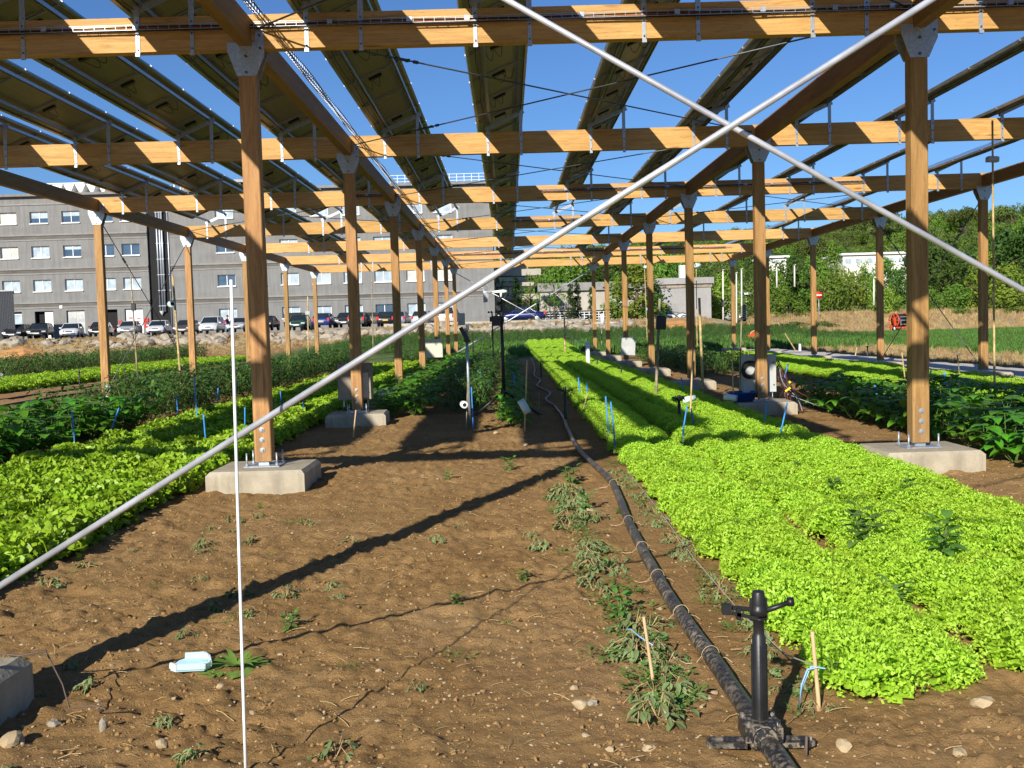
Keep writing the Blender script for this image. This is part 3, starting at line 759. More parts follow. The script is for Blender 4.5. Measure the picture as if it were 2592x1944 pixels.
def pepper(seed):
    rng = random.Random(seed); mb = MB()
    for i in range(6):
        az = i*1.05+rng.uniform(-.3, .3); mb.tube([(0, 0, 0), (math.cos(az)*.06, math.sin(az)*.06, .25), (math.cos(az)*.16, math.sin(az)*.16, .48)], .004, 4, 1, False)
    for i in range(120):
        az = rng.uniform(0, 6.28); u_ = rng.random()**.5; h = rng.uniform(.06, .58); r_ = .24*math.sqrt(max(.05, 1-((h-.33)/.34)**2))*u_
        p = Vector((math.cos(az)*r_, math.sin(az)*r_, h)); e = rng.uniform(-.7, .5); a2 = az+rng.uniform(-.9, .9)
        d = Vector((math.cos(a2)*math.cos(e), math.sin(a2)*math.cos(e), math.sin(e)))
        add_leaf(mb, p, d, (0, 0, 1), rng.uniform(.07, .12), rng.uniform(.017, .028), .7, .25, 3, 'ovate', 0, 0, rng)
    return proto('pepper_shape', mb, [M['pepper'], M['stem']])
PE = [pepper(s) for s in (31, 32, 33)]
def rowpts(x0, x1, nx, y0, y1, dy, zoff=0, sc=(.9, 1.12), jit=.03, n_=3, seed=0, skip=0):
    rng = random.Random(seed); P = []; y = y0; r_ = 0
    while y < y1:
        for c in range(nx):
            x = x0+(x1-x0)*(c/(nx-1) if nx > 1 else .5)+rng.uniform(-jit, jit)
            yy = y+rng.uniform(-jit, jit)+(dy/2 if c % 2 else 0)
            if rng.random() < skip: continue
            P.append((x, yy, gz(x, yy)+zoff, rng.uniform(-.12, .12), rng.uniform(-.12, .12), rng.uniform(0, 6.28), rng.uniform(*sc), rng.randrange(n_)))
        y += dy; r_ += 1
    return P
G1 = 'rows of frilly lettuce in the bed between the hose and the concrete footing'
for i, (x0, x1, ys, lab) in enumerate((
    (1.38, 1.70, 4.02, 'double row of frilly lime green lettuce nearest the black hose, starting beside the sprinkler'),
    (2.19, 2.54, 4.25, 'middle double row of frilly lime green lettuce in the bright bed'),
    (3.00, 3.37, 4.6, 'double row of frilly lime green lettuce closest to the big concrete footings'))):
    scatter('lettuce_row', FR, rowpts(x0, x1, 2, ys, 48, .285, -.01, (.86, 1.12), .03, 3, i)+rowpts(x0, x1, 2, 50.5, 66, .36, 0, (1.0, 1.3), .05, 3, i+5), lab, G1, 'lettuce row')
for i, (x0, x1, ys, ye, lab) in enumerate((
    (-3.60, -3.24, 4.6, 41, 'row of smooth leaved green lettuce beside the footing in the bed behind the brace tube'),
    (-4.42, -4.05, 4.6, 41, 'middle row of smooth leaved green lettuce in the bed behind the brace tube'),
    (-5.22, -4.86, 5.2, 40, 'row of smooth leaved green lettuce next to the dark bean plants'))):
    scatter('lettuce_row', FL, rowpts(x0, x1, 2, ys, ye, .275, 0, (.85, 1.18), .04, 3, 10+i), lab, 'rows of smooth leaved lettuce beside the dark bean plants', 'lettuce row')
for i, (x0, x1, ys, lab) in enumerate((
    (7.80, 8.14, 14.0, 'nearest double row of bright lettuce beyond the bean plants'),
    (8.62, 8.96, 15.0, 'middle double row of bright lettuce beyond the bean plants, half in panel shade'),
    (9.42, 9.76, 16.0, 'double row of bright lettuce beside the pale gravel path'))):
    scatter('lettuce_row', FR, rowpts(x0, x1, 2, ys, 41.5, .30, 0, (.95, 1.25), .035, 3, 20+i), lab, 'rows of lettuce between the bean plants and the gravel path', 'lettuce row')
for i, x in enumerate((-14.6, -15.4, -16.2, -17.0)):
    scatter('lettuce_row', FL, rowpts(x-.2, x+.2, 2, 22, 56, .34, 0, (1.0, 1.4), .04, 3, 30+i), ('nearest', 'second', 'third', 'farthest')[i]+' row of yellow green lettuce in the sunny bed beyond the outer posts', 'rows of lettuce beyond the outer posts', 'lettuce row')
def bushrow(protos, x0, x1, nx, y0, y1, dy, sc, lab, cat, seed, name, skip=0.03, g=None):
    scatter(name, protos, rowpts(x0, x1, nx, y0, y1, dy, 0, sc, .07, 3, seed, skip), lab, g, cat)
bushrow(BE, -7.3, -6.1, 4, 9.5, 16.8, .34, (1.1, 1.5), 'row of broad leaved dark green bean plants beside the smooth lettuce', 'bean row', 40, 'bean_row')
bushrow(PE, -7.35, -6.45, 2, 16.4, 44, .40, (1.1, 1.45), 'tall bushy row of dark pepper plants behind the front post', 'pepper row', 41, 'pepper_row')
bushrow(PE, -9.6, -9.2, 1, 24, 44, .42, (.8, 1.15), 'row of bushy dark green pepper plants along the outer posts', 'pepper row', 42, 'pepper_row', .1)
bushrow(PE, -21.5, -19.6, 3, 40, 66, .55, (1.1, 1.7), 'far row of dark green crop plants behind the sunny lettuce bed', 'crop row', 43, 'crop_row')
bushrow(BE, -2.15, -1.6, 2, 17.2, 43, .36, (.9, 1.25), 'row of bright bean plants running past the cabinets on the post line', 'bean row', 44, 'bean_row')
bushrow(PE, -.95, -.6, 2, 18.0, 41, .42, (.8, 1.1), 'shaded row of dark bushy plants behind the grey instrument pole', 'pepper row', 45, 'pepper_row')
bushrow(BE, -.05, .15, 1, 15.0, 41, .34, (.8, 1.05), 'narrow row of bean plants under the tripod mast', 'bean row', 46, 'bean_row')
bushrow(BE, 5.0, 6.9, 5, 8.6, 17.4, .36, (1.0, 1.35), 'broad patch of leafy dark green bean plants behind the footing', 'bean row', 47, 'bean_row')
bushrow(PE, 5.2, 6.6, 3, 27.5, 41, .45, (.9, 1.1), 'patch of green crop plants beyond the cable cabinet', 'crop row', 48, 'crop_row')
bushrow(PE, -4.6, -3.3, 3, 42.5, 47, .45, (.8, 1.1), 'short block of crop plants at the far end of the smooth lettuce bed', 'crop row', 49, 'crop_row')
rng = random.Random(50)
P = []
for i in range(2600):
    y = rng.uniform(56, 86); x = rng.uniform(-12, 22)
    P.append((x, y, gz(x, y), 0, 0, rng.uniform(0, 6.28), rng.uniform(.5, .85)*(1 if y > 68 or not .8 < x < 4 else .01), rng.randrange(3)))
scatter('far_crop', PE, P, 'dark green strip of field crops in front of the boulder bank', None, 'crop field')
def tuft(seed, h, n_, mat, spread=.12, wd=.006):
    rng = random.Random(seed); mb = MB()
    for i in range(n_):
        az = rng.uniform(0, 6.28); r_ = rng.uniform(0, spread); hh = h*rng.uniform(.5, 1.2); lean = rng.uniform(.1, .7)
        a2 = rng.uniform(0, 6.28); b = Vector((math.cos(az)*r_, math.sin(az)*r_, 0)); s_ = Vector((math.cos(a2+1.57), math.sin(a2+1.57), 0))*wd
        m1 = b+Vector((math.cos(a2)*lean*hh*.25, math.sin(a2)*lean*hh*.25, hh*.6)); t_ = b+Vector((math.cos(a2)*lean*hh*.8, math.sin(a2)*lean*hh*.8, hh))
        mb.add([b-s_, b+s_, m1+s_*.8, m1-s_*.8, t_], [(0, 1, 2, 3), (3, 2, 4)], 0)
    return proto('tuft_shape', mb, mat)
TD = [tuft(s, .5, 60, M['drygrass'], .3, .012) for s in (51, 52, 53)]
TG = [tuft(s, .35, 50, M['fieldgrass'], .3, .022) for s in (54, 55, 56)]
P = []
for i in range(5200):
    x = rng.uniform(-62, 18); y = rng.uniform(82, 93.5) if rng.random() < .85 else rng.uniform(66, 90)
    if x > -14 and y < 84: continue
    P.append((x, y, gz(x, y)-.03, 0, 0, rng.uniform(0, 6.28), rng.uniform(.25, .62)*(1.5 if rng.random() < .12 else 1)*(.6 if y > 91.5 else 1), rng.randrange(3)))
for i in range(2600):
    x = rng.uniform(22, 75); y = rng.uniform(86, 112)
    P.append((x, y, gz(x, y)-.03, 0, 0, rng.uniform(0, 6.28), rng.uniform(.5, 1.1), rng.randrange(3)))
for i in range(1500):
    y = rng.uniform(18, 60); x = rng.uniform(13.2, 19)
    P.append((x, y, gz(x, y)-.02, 0, 0, rng.uniform(0, 6.28), rng.uniform(.12, .45), rng.randrange(3)))
scatter('dry_grass', TD, P, 'dry straw coloured grass on the banks below the car park and the trees', None, 'dry grass')
P = []
for i in range(14000):
    y = 22+64*rng.random()**.8; x = rng.uniform(17.8+.5*math.sin(y*.3), 20+y*.72)
    P.append((x, y, gz(x, y), 0, 0, rng.uniform(0, 6.28), rng.uniform(.45, .85), rng.randrange(3)))
for i in range(1500):
    y = rng.uniform(49, 62); x = rng.uniform(-4, 17)
    if .8 < x < 4: continue
    P.append((x, y, gz(x, y), 0, 0, rng.uniform(0, 6.28), rng.uniform(.5, 1.3), rng.randrange(3)))
scatter('field_crop', TG, P, 'low green field crop stretching away beyond the gravel path', None, 'crop field')

# stones, clods, straw and weeds on the soil
def blob(seed, sub=1, sq=.6):
    rng = random.Random(seed)
    import bmesh
    bm = bmesh.new(); bmesh.ops.create_icosphere(bm, subdivisions=sub, radius=1)
    off = Vector((rng.uniform(0, 99), rng.uniform(0, 99), rng.uniform(0, 99)))
    for v in bm.verts:
        v.co *= 1+.42*mnoise.noise(v.co*1.3+off)+.15*mnoise.noise(v.co*3.1+off)
        v.co.z *= sq; v.co.x *= rng.choice((1, 1)); 
    mb = MB(); bm.verts.index_update()
    mb.add([v.co.copy() for v in bm.verts], [[v.index for v in f.verts] for f in bm.faces], 0, False); bm.free(); return mb
PB = [proto('pebble_shape', blob(s, 1, .55), M['pebble']) for s in (61, 62, 63)]
CL = [proto('clod_shape', blob(s, 1, .7), M['clod']) for s in (64, 65, 66)]
def bare(x, y):
    if 1.15 < x < 3.6 and y > 3.9: return False
    if -5.4 < x < -3.05 and y > 4.4: return False
    return True
P = []; Q = []; T_ = []
for i in range(14000):
    y = 2.2+14*rng.random()**1.6; x = rng.uniform(-.62*y-.6, .62*y+.6)
    if not bare(x, y): continue
    s_ = .0025+.007*rng.random()**3+(.012 if rng.random() < .008 else 0)
    P.append((x, y, gz(x, y)+s_*.1, rng.uniform(-.4, .4), rng.uniform(-.4, .4), rng.uniform(0, 6.28), s_, rng.randrange(3)))
for i in range(20000):
    y = 2.2+13*rng.random()**1.5; x = rng.uniform(-.62*y-.6, .62*y+.6)
    if not bare(x, y): continue
    s_ = .003+.010*rng.random()**3.2
    if abs(x-.95) < .4: s_ *= .5
    Q.append((x, y, gz(x, y)+s_*.1, rng.uniform(-1, 1), rng.uniform(-1, 1), rng.uniform(0, 6.28), s_, rng.randrange(3)))
scatter('pebbles', PB, P, 'small tan stones strewn over the bare brown soil', None, 'stones')
scatter('soil_clods', CL, Q, 'rough crumbly clods of brown soil', None, 'soil clods')
def strawp(seed):
    rng = random.Random(seed); mb = MB()
    pts = [(-.5, 0, 0), (-.15, .05*rng.uniform(-1, 1), .06), (.2, .08*rng.uniform(-1, 1), .05), (.5, .1*rng.uniform(-1, 1), 0)]
    mb.tube(pts, .022, 3, 0, False); return proto('straw_shape', mb, M['straw'])
ST = [strawp(s) for s in (67, 68, 69)]
for i in range(2600):
    y = 2.2+11*rng.random()**1.5; x = rng.uniform(-.62*y-.6, .62*y+.6)
    if not bare(x, y): continue
    T_.append((x, y, gz(x, y)+.006, rng.uniform(-.25, .25), rng.uniform(-.3, .3), rng.uniform(0, 6.28), .02+.09*rng.random()**2.5, rng.randrange(3)))
scatter('straw_litter', ST, T_, 'bits of dry straw and stems lying on the soil', None, 'straw litter')
def wilt(seed):
    rng = random.Random(seed); mb = MB()
    for i in range(9):
        az = rng.uniform(0, 6.28); r_ = rng.uniform(.05, .14); h = rng.uniform(.03, .10)
        pts = [(0, 0, 0), (math.cos(az)*r_*.5, math.sin(az)*r_*.5, h), (math.cos(az)*r_, math.sin(az)*r_, h*.6), (math.cos(az+.3)*r_*1.3, math.sin(az+.3)*r_*1.3, .01)]
        mb.tube(pts, .0022, 3, 1, False)
        for q in range(4):
            p = Vector(pts[rng.choice((1, 2, 2, 3))]); a2 = az+rng.uniform(-1.2, 1.2); e = rng.uniform(-1.2, -.1)
            d = Vector((math.cos(a2)*math.cos(e), math.sin(a2)*math.cos(e), math.sin(e)))
            add_leaf(mb, p, d, (0, 0, 1), rng.uniform(.035, .075), rng.uniform(.012, .024), .6, .6, 3, 'ovate', 0, 0, rng)
    return proto('wilt_shape', mb, [M['wilt'], M['straw']])
WI = [wilt(s) for s in (71, 72, 73)]
def greenlow(seed):
    rng = random.Random(seed); mb = MB()
    for i in range(26):
        az = rng.uniform(0, 6.28); r_ = rng.uniform(.0, .13); e = rng.uniform(-.1, .8)
        d = Vector((math.cos(az)*math.cos(e), math.sin(az)*math.cos(e), math.sin(e)))
        add_leaf(mb, (math.cos(az)*r_, math.sin(az)*r_, rng.uniform(.005, .05)), d, (0, 0, 1), rng.uniform(.02, .045), rng.uniform(.006, .013), .5, .3, 3, 'ovate', 0, 0, rng)
    return proto('low_weed_shape', mb, M['weed'])
GL = [greenlow(s) for s in (74, 75, 76)]
P = []
for i in range(190):
    y = 3.75+5.6*rng.random(); x = .56+rng.gauss(0, .062)-.02*(y-4)
    dens = .85+.3*math.sin(y*3.1)
    if rng.random() > dens: continue
    P.append((x, y, gz(x, y), 0, 0, rng.uniform(0, 6.28), rng.uniform(.45, 1.0), rng.choice((0, 1, 2, 3, 4, 5, 3, 4, 5))))
for i in range(110):
    y = 3.8+7*rng.random(); x = 1.10+rng.gauss(0, .05)
    P.append((x, y, gz(x, y), 0, 0, rng.uniform(0, 6.28), rng.uniform(.3, .7), rng.randrange(6)))
for i in range(75):
    y = 3.1+5.5*rng.random(); x = rng.uniform(-3.0, -1.0) if rng.random() < .6 else rng.uniform(-3, .5)
    P.append((x, y, gz(x, y), 0, 0, rng.uniform(0, 6.28), rng.uniform(.2, .75), rng.choice((0, 1, 2, 2, 3, 4))))
scatter('wilted_weeds', WI+GL, P, 'wilted grey green weeds lying along both sides of the black hose', None, 'wilted weeds')

def weed_plant(seed, n_, H, L):
    rng = random.Random(seed); mb = MB(); st = MB()
    for b in range(max(1, n_//9)):
        a0 = rng.uniform(0, 6.28); top = Vector((math.cos(a0)*.07, math.sin(a0)*.07, H*rng.uniform(.8, 1)))
        if b == 0: top.x *= .3; top.y *= .3
        st.tube([(0, 0, 0), top*.5+Vector((.01, 0, 0)), top], .004, 5, 0, False)
        for i in range(9):
            t = (i+1)/9; p = top*t; az = i*2.4+a0; e = .55-.7*(1-t)+rng.uniform(-.2, .2)
            d = Vector((math.cos(az)*math.cos(e), math.sin(az)*math.cos(e), math.sin(e)))
            add_leaf(mb, p+d*.02, d, (0, 0, 1), L*rng.uniform(.8, 1.2), L*.36*rng.uniform(.8, 1.15), .9, .15, 4, 'ovate', 0, 0, rng)
    return mb, st
WP = {}
def weed(x, y, z, sc, seed, label, n_=27, H=.17, L=.085, cat='weed', name='weed_plant'):
    k = (seed, n_, H, L)
    if k not in WP:
        mb, st = weed_plant(seed, n_, H, L); WP[k] = (mb.mesh('leaves', [M['weed']]), st.mesh('stalk', [M['stem']]))
    t = thing(name, label, cat, (x, y, z), seed*1.3, 'broad leaved weeds'); t.scale = (sc,)*3
    mkobj('leaves', WP[k][0], t); mkobj('stalk', WP[k][1], t)
for px, py, z, sc, sd_, lab in (
    (2185, 1350, .16, 1.25, 1, 'tall broad leaved weed standing out of the middle of the bright lettuce bed'),
    (2390, 1390, .16, 1.2, 2, 'spreading broad leaved weed at the edge of the frame in the bright lettuce'),
    (2255, 1535, .04, .95, 3, 'weed with a dark round gap beneath it in the soil furrow between lettuce rows'),
    (2110, 1240, .17, .8, 4, 'dark weed between the lettuce rows below the concrete footing'),
    (2305, 1240, .17, .7, 5, 'low weed in the lettuce row nearest the footing'),
    (2015, 1180, .17, .5, 6, 'small weed poking out of the lettuce beyond the shadow edge'),
    (1815, 1180, .05, .75, 7, 'dark weed in the furrow at the shaded end of the lettuce'),
    (1690, 1168, .14, .45, 8, 'small weed at the hose side shoulder of the lettuce bed'),
    (1900, 1240, .12, .35, 9, 'tiny weed in the furrow of the bright lettuce bed'),
    (2125, 1745, 0, .62, 10, 'pale weed at the foot of the lettuce row beside the blue tied stake'),
    (1290, 1190, 0, .75, 11, 'leafy weed on bare soil in the shadow of the front beam'),
    (1450, 1225, 0, 1.0, 12, 'leafy green weed leaning against the bend of the hose'),
    (1480, 1290, 0, .75, 13, 'drooping weed just below the bend of the hose'),
    (1565, 1560, 0, .7, 14, 'grey green weed among the wilted plants next to the tied stake'),
    (1130, 1215, 0, .5, 15, 'rosette weed alone on the bare soil'),
    (1325, 1465, 0, .42, 16, 'small folded weed on the thin brace shadow'),
    (1160, 1525, 0, .38, 17, 'tiny seedling weed below the thin brace shadow'),
    (733, 1590, 0, .48, 18, 'small upright weed near the white measuring rod'),
    (175, 1385, 0, .95, 19, 'weed growing at the edge of the smooth lettuce under the brace tube'),
    (338, 1305, 0, .6, 20, 'small weed beside the smooth lettuce behind the brace tube'),
    (660, 1290, 0, .3, 21, 'grassy weed in front of the concrete footing'),
    (1565, 1300, 0, .3, 22, 'little weed touching the hose side string')):
    p = gr(px, py, z); weed(p.x, p.y, gz(p.x, p.y) if z == 0 else z-.05, sc, sd_, lab)
mb = MB(); rng = random.Random(90)
for i in range(13):
    az = i*.49+rng.uniform(-.2, .2); L = rng.uniform(.10, .17)
    d = Vector((math.cos(az), math.sin(az), .55)); p = Vector((0, 0, .015))
    add_leaf(mb, p, d, (0, 0, 1), L, .013, .7, .1, 4, 'ovate', 0, 0, rng)
    for q in range(3):
        pp = Vector((math.cos(az), math.sin(az), .12))*L*(.3+.22*q)
        for s_ in (-1, 1):
            a2 = az+s_*1.0; add_leaf(mb, pp, Vector((math.cos(a2), math.sin(a2), .15)), (0, 0, 1), .055, .018, .5, .1, 3, 'ovate', 0, 0, rng)
wp = gr(600, 1690); o = obj('thistle_weed', mb, M['weedl'], loc=(wp.x, wp.y, gz(wp.x, wp.y))); tag(o, 'flat spreading green weed with lobed leaves behind the pale blue foam scrap', 'weed')
o.scale = (1.25, 1.1, 1)
# pale blue foam scrap
t = gr(482, 1700); fo = thing('foam_tray', 'broken pale blue foam tray lying tilted on the soil beside a flat weed', 'foam tray', (t.x, t.y, gz(t.x, t.y)+.02), .3)
mb = MB(); mb.prism([(-.082, -.03), (-.06, -.045), (.06, -.04), (.085, -.02), (.078, .03), (.06, .055), (-.02, .05), (-.05, .03)], 'z', 0, .012)
obj('tray_base', mb, M['foam'], fo, rot=(.25, .1, 0))
mb = MB(); 
for (a, b) in (((-.082, -.03), (-.06, -.045)), ((-.06, -.045), (.06, -.04)), ((.06, -.04), (.085, -.02)), ((.085, -.02), (.078, .03)), ((.078, .03), (.06, .055)), ((.06, .055), (-.02, .05))):
    d = Vector((b[0]-a[0], b[1]-a[1], 0)); mb.box(((a[0]+b[0])/2, (a[1]+b[1])/2, .024), (d.length+.008, .010, .026), 0, Matrix.Rotation(math.atan2(d.y, d.x), 3, 'Z'))
obj('rim', mb, M['foamrim'], fo, rot=(.25, .1, 0))
# a few larger stones that can be told apart
for px, py, s_, lab in ((1495, 1295, .035, 'tan stone standing beside the hose'), (1470, 1790, .033, 'flat tan stone below the wilted weeds'), (1498, 1788, .028, 'greyish stone touching the flat tan one'),
    (1643, 1895, .026, 'round tan stone left of the sprinkler foot'), (2485, 1790, .045, 'pale angular stone at the end of the lettuce row'), (2135, 1905, .03, 'square tan stone in the open soil near the frame bottom'),
    (2430, 1905, .03, 'buff stone lying alone in the soil at the bottom'), (410, 1885, .03, 'smooth tan stone in front of the foam scrap'), (1330, 1130, .03, 'grey stone lying between two shadows'), (1255, 1100, .045, 'upright pale stone among the panel shadows'),
    (1415, 1285, .03, 'triangular tan stone halfway along the weeds'), (1610, 1350, .045, 'split brown stone against the hose'), (30, 1890, .05, 'pale lumpy stone by the shaded footing'), (140, 1840, .035, 'grey stone near the cut footing'), (560, 1745, .02, 'small white stone below the flat weed')):
    p = gr(px, py); o = obj('stone', blob(int(px), 2, .6), M['pebble'] if 'grey' not in lab else M['footing'], loc=(p.x, p.y, gz(p.x, p.y)+s_*.25), rot=(px % 3*.2, .2, px)); o.scale = (s_, s_*.8, s_*.9); tag(o, lab, 'stone', 'larger stones on the bare soil')

# ------------------------------------------------------------------ irrigation hose and sprinklers
def hosez(x, y, r_): return gz(x, y)+r_*.85
HP = [(.90, 1.2), (.87, 2.6), (.85, 3.4), (.84, 4.12), (.81, 5.3), (.815, 6.2), (.84, 7.4), (.90, 8.8), (.90, 9.7), (.82, 11.0), (.78, 12.2), (.79, 14.2), (.83, 16.2), (.80, 18.5)]
def smooth(pts, n_=8):
    out = []
    for i in range(len(pts)-1):
        p0, p1, p2, p3 = (Vector(pts[max(i-1, 0)]), Vector(pts[i]), Vector(pts[i+1]), Vector(pts[min(i+2, len(pts)-1)]))
        for k in range(n_):
            t = k/n_; out.append(.5*((2*p1)+(-p0+p2)*t+(2*p0-5*p1+4*p2-p3)*t*t+(-p0+3*p1-3*p2+p3)*t**3))
    out.append(Vector(pts[-1])); return out
hp = smooth(HP, 10); mb = MB(); rr = [max(.020, .036-.0012*max(0, p.y-4)) for p in hp]
mb.tube([(p.x, p.y, hosez(p.x, p.y, r_)*.4+.6*(r_*.85+.02)) for p, r_ in zip(hp, rr)], rr, 16, 0)
ht = thing('irrigation_hose', 'thick black hose with dried mud snaking away from the sprinkler along the lettuce bed', 'hose')
obj('hose_pipe', mb, M['hose'], ht)
mb = MB(); hp2 = smooth([(.80, 18.5), (.70, 20), (.86, 22), (.66, 24.5), (.80, 27), (.72, 30), (.85, 34), (.95, 40), (.98, 46)], 6)
mb.tube([(p.x, p.y, .045) for p in hp2], .022, 10); obj('far_section', mb, M['lethose'], ht, label='pale crumpled far end of the hose')
for y_ in (5.0, 5.75, 6.5, 7.4, 9.15, 4.35):
    x_ = min(hp, key=lambda p: abs(p.y-y_)).x; r_ = .0375
    mb = MB(); mb.tube([(x_+r_*1.03*math.cos(a), y_+.006*math.sin(2*a), .052+r_*1.03*math.sin(a)) for a in [k*math.pi/8 for k in range(17)]], .0016, 4, 0, False)
    mb.tube([(x_-.04, y_, .045), (x_-.07, y_-.04, .03), (x_-.11, y_-.02, .022), (x_-.13, y_+.03, .02)], .002, 4, 0, False)
    mb.tube([(x_+.04, y_, .04), (x_+.075, y_+.03, .025), (x_+.09, y_-.02, .02)], .002, 4, 0, False)
    obj('string_tie', mb, M['tanstring'], ht)
def sprinkler(label, x, y, z=0, H=.56, rz=0, detailed=True):
    t = thing('sprinkler', label, 'sprinkler', (x, y, z), rz, 'black riser sprinklers')
    mb = MB(); n_ = 12 if detailed else 6
    mb.lathe([(.024, .03), (.024, H*.82), (.020, H*.83), (.019, H*.85), (.019, H*.94), (.024, H*.945), (.024, H*.96), (0, H*.96)], (0, 0, 0), n_)
    if detailed:
        for a in (0, 1.57, 3.14, 4.71): mb.box((math.cos(a)*.0245, math.sin(a)*.0245, H*.42), (.007, .007, H*.68), 0, Matrix.Rotation(a, 3, 'Z'))
    obj('riser', mb, M['black'], t)
    mb = MB(); mb.lathe([(0, H*.96), (.018, H*.965), (.022, H*.975), (.030, H*.98), (.030, H*1.03), (.026, H*1.04), (.0265, H*1.06), (.021, H*1.145), (.019, H*1.155), (0, H*1.157)], (0, 0, 0), n_)
    if detailed:
        for s_ in (-1, 1): mb.box((s_*.026, 0, H*1.02), (.007, .014, .075))
    obj('head', mb, M['black'], t)
    mb = MB(); mb.tube([(.01, 0, H*1.0), (.055, -.01, H*1.035), (.10, -.02, H*1.075)], [.011, .0095, .008], 8); mb.lathe([(0, -.012), (.015, -.010), (.016, .010), (0, .012)], (.104, -.021, H*1.08), 10, 0, 'x')
    obj('nozzle', mb, M['black'], t)
    mb = MB(); mb.box((-.055, -.005, H*1.03), (.10, .008, .016), 0, Matrix.Rotation(.12, 3, 'Y')); mb.box((-.05, -.02, H*.985), (.09, .010, .012), 0, Matrix.Rotation(.25, 3, 'Y'))
    mb.box((-.112, -.012, H*1.035), (.030, .030, .034)); mb.box((-.072, -.012, H*1.0), (.014, .026, .040))
    obj('swing_arm', mb, M['black'], t)
    return t
sp = gr(1925, 1888, 0.02); spt = sprinkler('black impact sprinkler on a ribbed riser and cross foot in the foreground', sp.x, sp.y, .02, .470, 0)
mb = MB(); mb.box((0, 0, .055), (.085, .11, .085)); mb.lathe([(.042, -.07), (.046, -.07), (.046, -.035), (.042, -.035)], (0, 0, .05), 14, 0, 'y'); mb.lathe([(.042, .035), (.046, .035), (.046, .07), (.042, .07)], (0, 0, .05), 14, 0, 'y')
for sx in (-1, 1):
    for sy in (-1, 1): mb.lathe([(.011, .08), (.011, .105), (0, .105)], (sx*.050, sy*.04, 0), 8)
    mb.box((sx*.052, 0, .06), (.024, .12, .05))
obj('saddle_clamp', mb, M['hose'], spt)
mb = MB()
for sx in (-1, 1):
    mb.prism([(sx*.05, -.035), (sx*.165, -.028), (sx*.185, -.012), (sx*.185, .012), (sx*.165, .028), (sx*.05, .035)][::sx], 'z', .004, .022)
    mb.box((sx*.115, 0, .027), (.12, .012, .012))
obj('cross_foot', mb, M['hose'], spt, rot=(0, 0, -.05))
far = [(1431.8, 1066, 981, 'black sprinkler riser on the shaded middle of the hose'), (1370, 958, 911, 'far black sprinkler riser at the kink of the hose'), (1720, 1084, 1003, 'black sprinkler riser standing in the shaded lettuce'),
       (202, 980, 938, 'small black sprinkler in front of the sunny lettuce beyond the outer posts'), (317, 965, 932, 'small black sprinkler right of the outer post by the drip lines'), (2196, 908, 876, 'small dark sprinkler on the gravel path'),
       (1573, 962, 929, 'dark sprinkler riser in the lettuce near the grey cabinet'), (1512, 934, 912, 'dark sprinkler riser in the far lettuce beside the white pipe')]
for px, py, pt, lab in far:
    b = gr(px, py); h = at(px, pt, b.y).z; sprinkler(lab, b.x, b.y, 0, max(.3, h/1.12), px*.7, False)
for x_, lab in ((-11.3, 'nearer black drip line on the soil path beyond the outer posts'), (-12.7, 'farther black drip line on the soil path beyond the outer posts')):
    mb = MB(); mb.tube([(x_+.06*math.sin(y_*.7), y_, gz(x_, y_)+.03) for y_ in range(14, 62, 2)], .03, 6); tag(obj('drip_line', mb, M['rubber']), lab, 'hose', None)

# ------------------------------------------------------------------ stakes, canes, rods
def pole(px0, py0, px1, py1, r_, mat, name, label, cat, group=None, z0=0.0, taper=1.0, n_=8, knots=0, dark=None):
    b = gr(px0, py0, z0); t_ = at(px1, py1, b.y); mb = MB()
    N = 7; pts = [b.lerp(t_, i/N) for i in range(N+1)]; pts[0] = pts[0]-Vector((0, 0, .08+z0))
    rr = [r_*(1+(taper-1)*i/N) for i in range(N+1)]
    mb.tube(pts, rr, n_, 0)
    if knots:
        L = (t_-b).length; k = .2
        while k < L: 
            p = b.lerp(t_, k/L); d = (t_-b).normalized(); q_ = r_*(1+(taper-1)*k/L)*1.18; mb.tube([p-d*.006, p+d*.006], q_, n_, 0); k += knots
    o = obj(name, mb, M[mat]); tag(o, label, cat, group); return b, t_
pole(622, 1965, 585, 708, .0055, 'white', 'white_rod', 'thin white upright rod close to the camera crossing the brace tube', 'rod', None, 0, 1, 8)
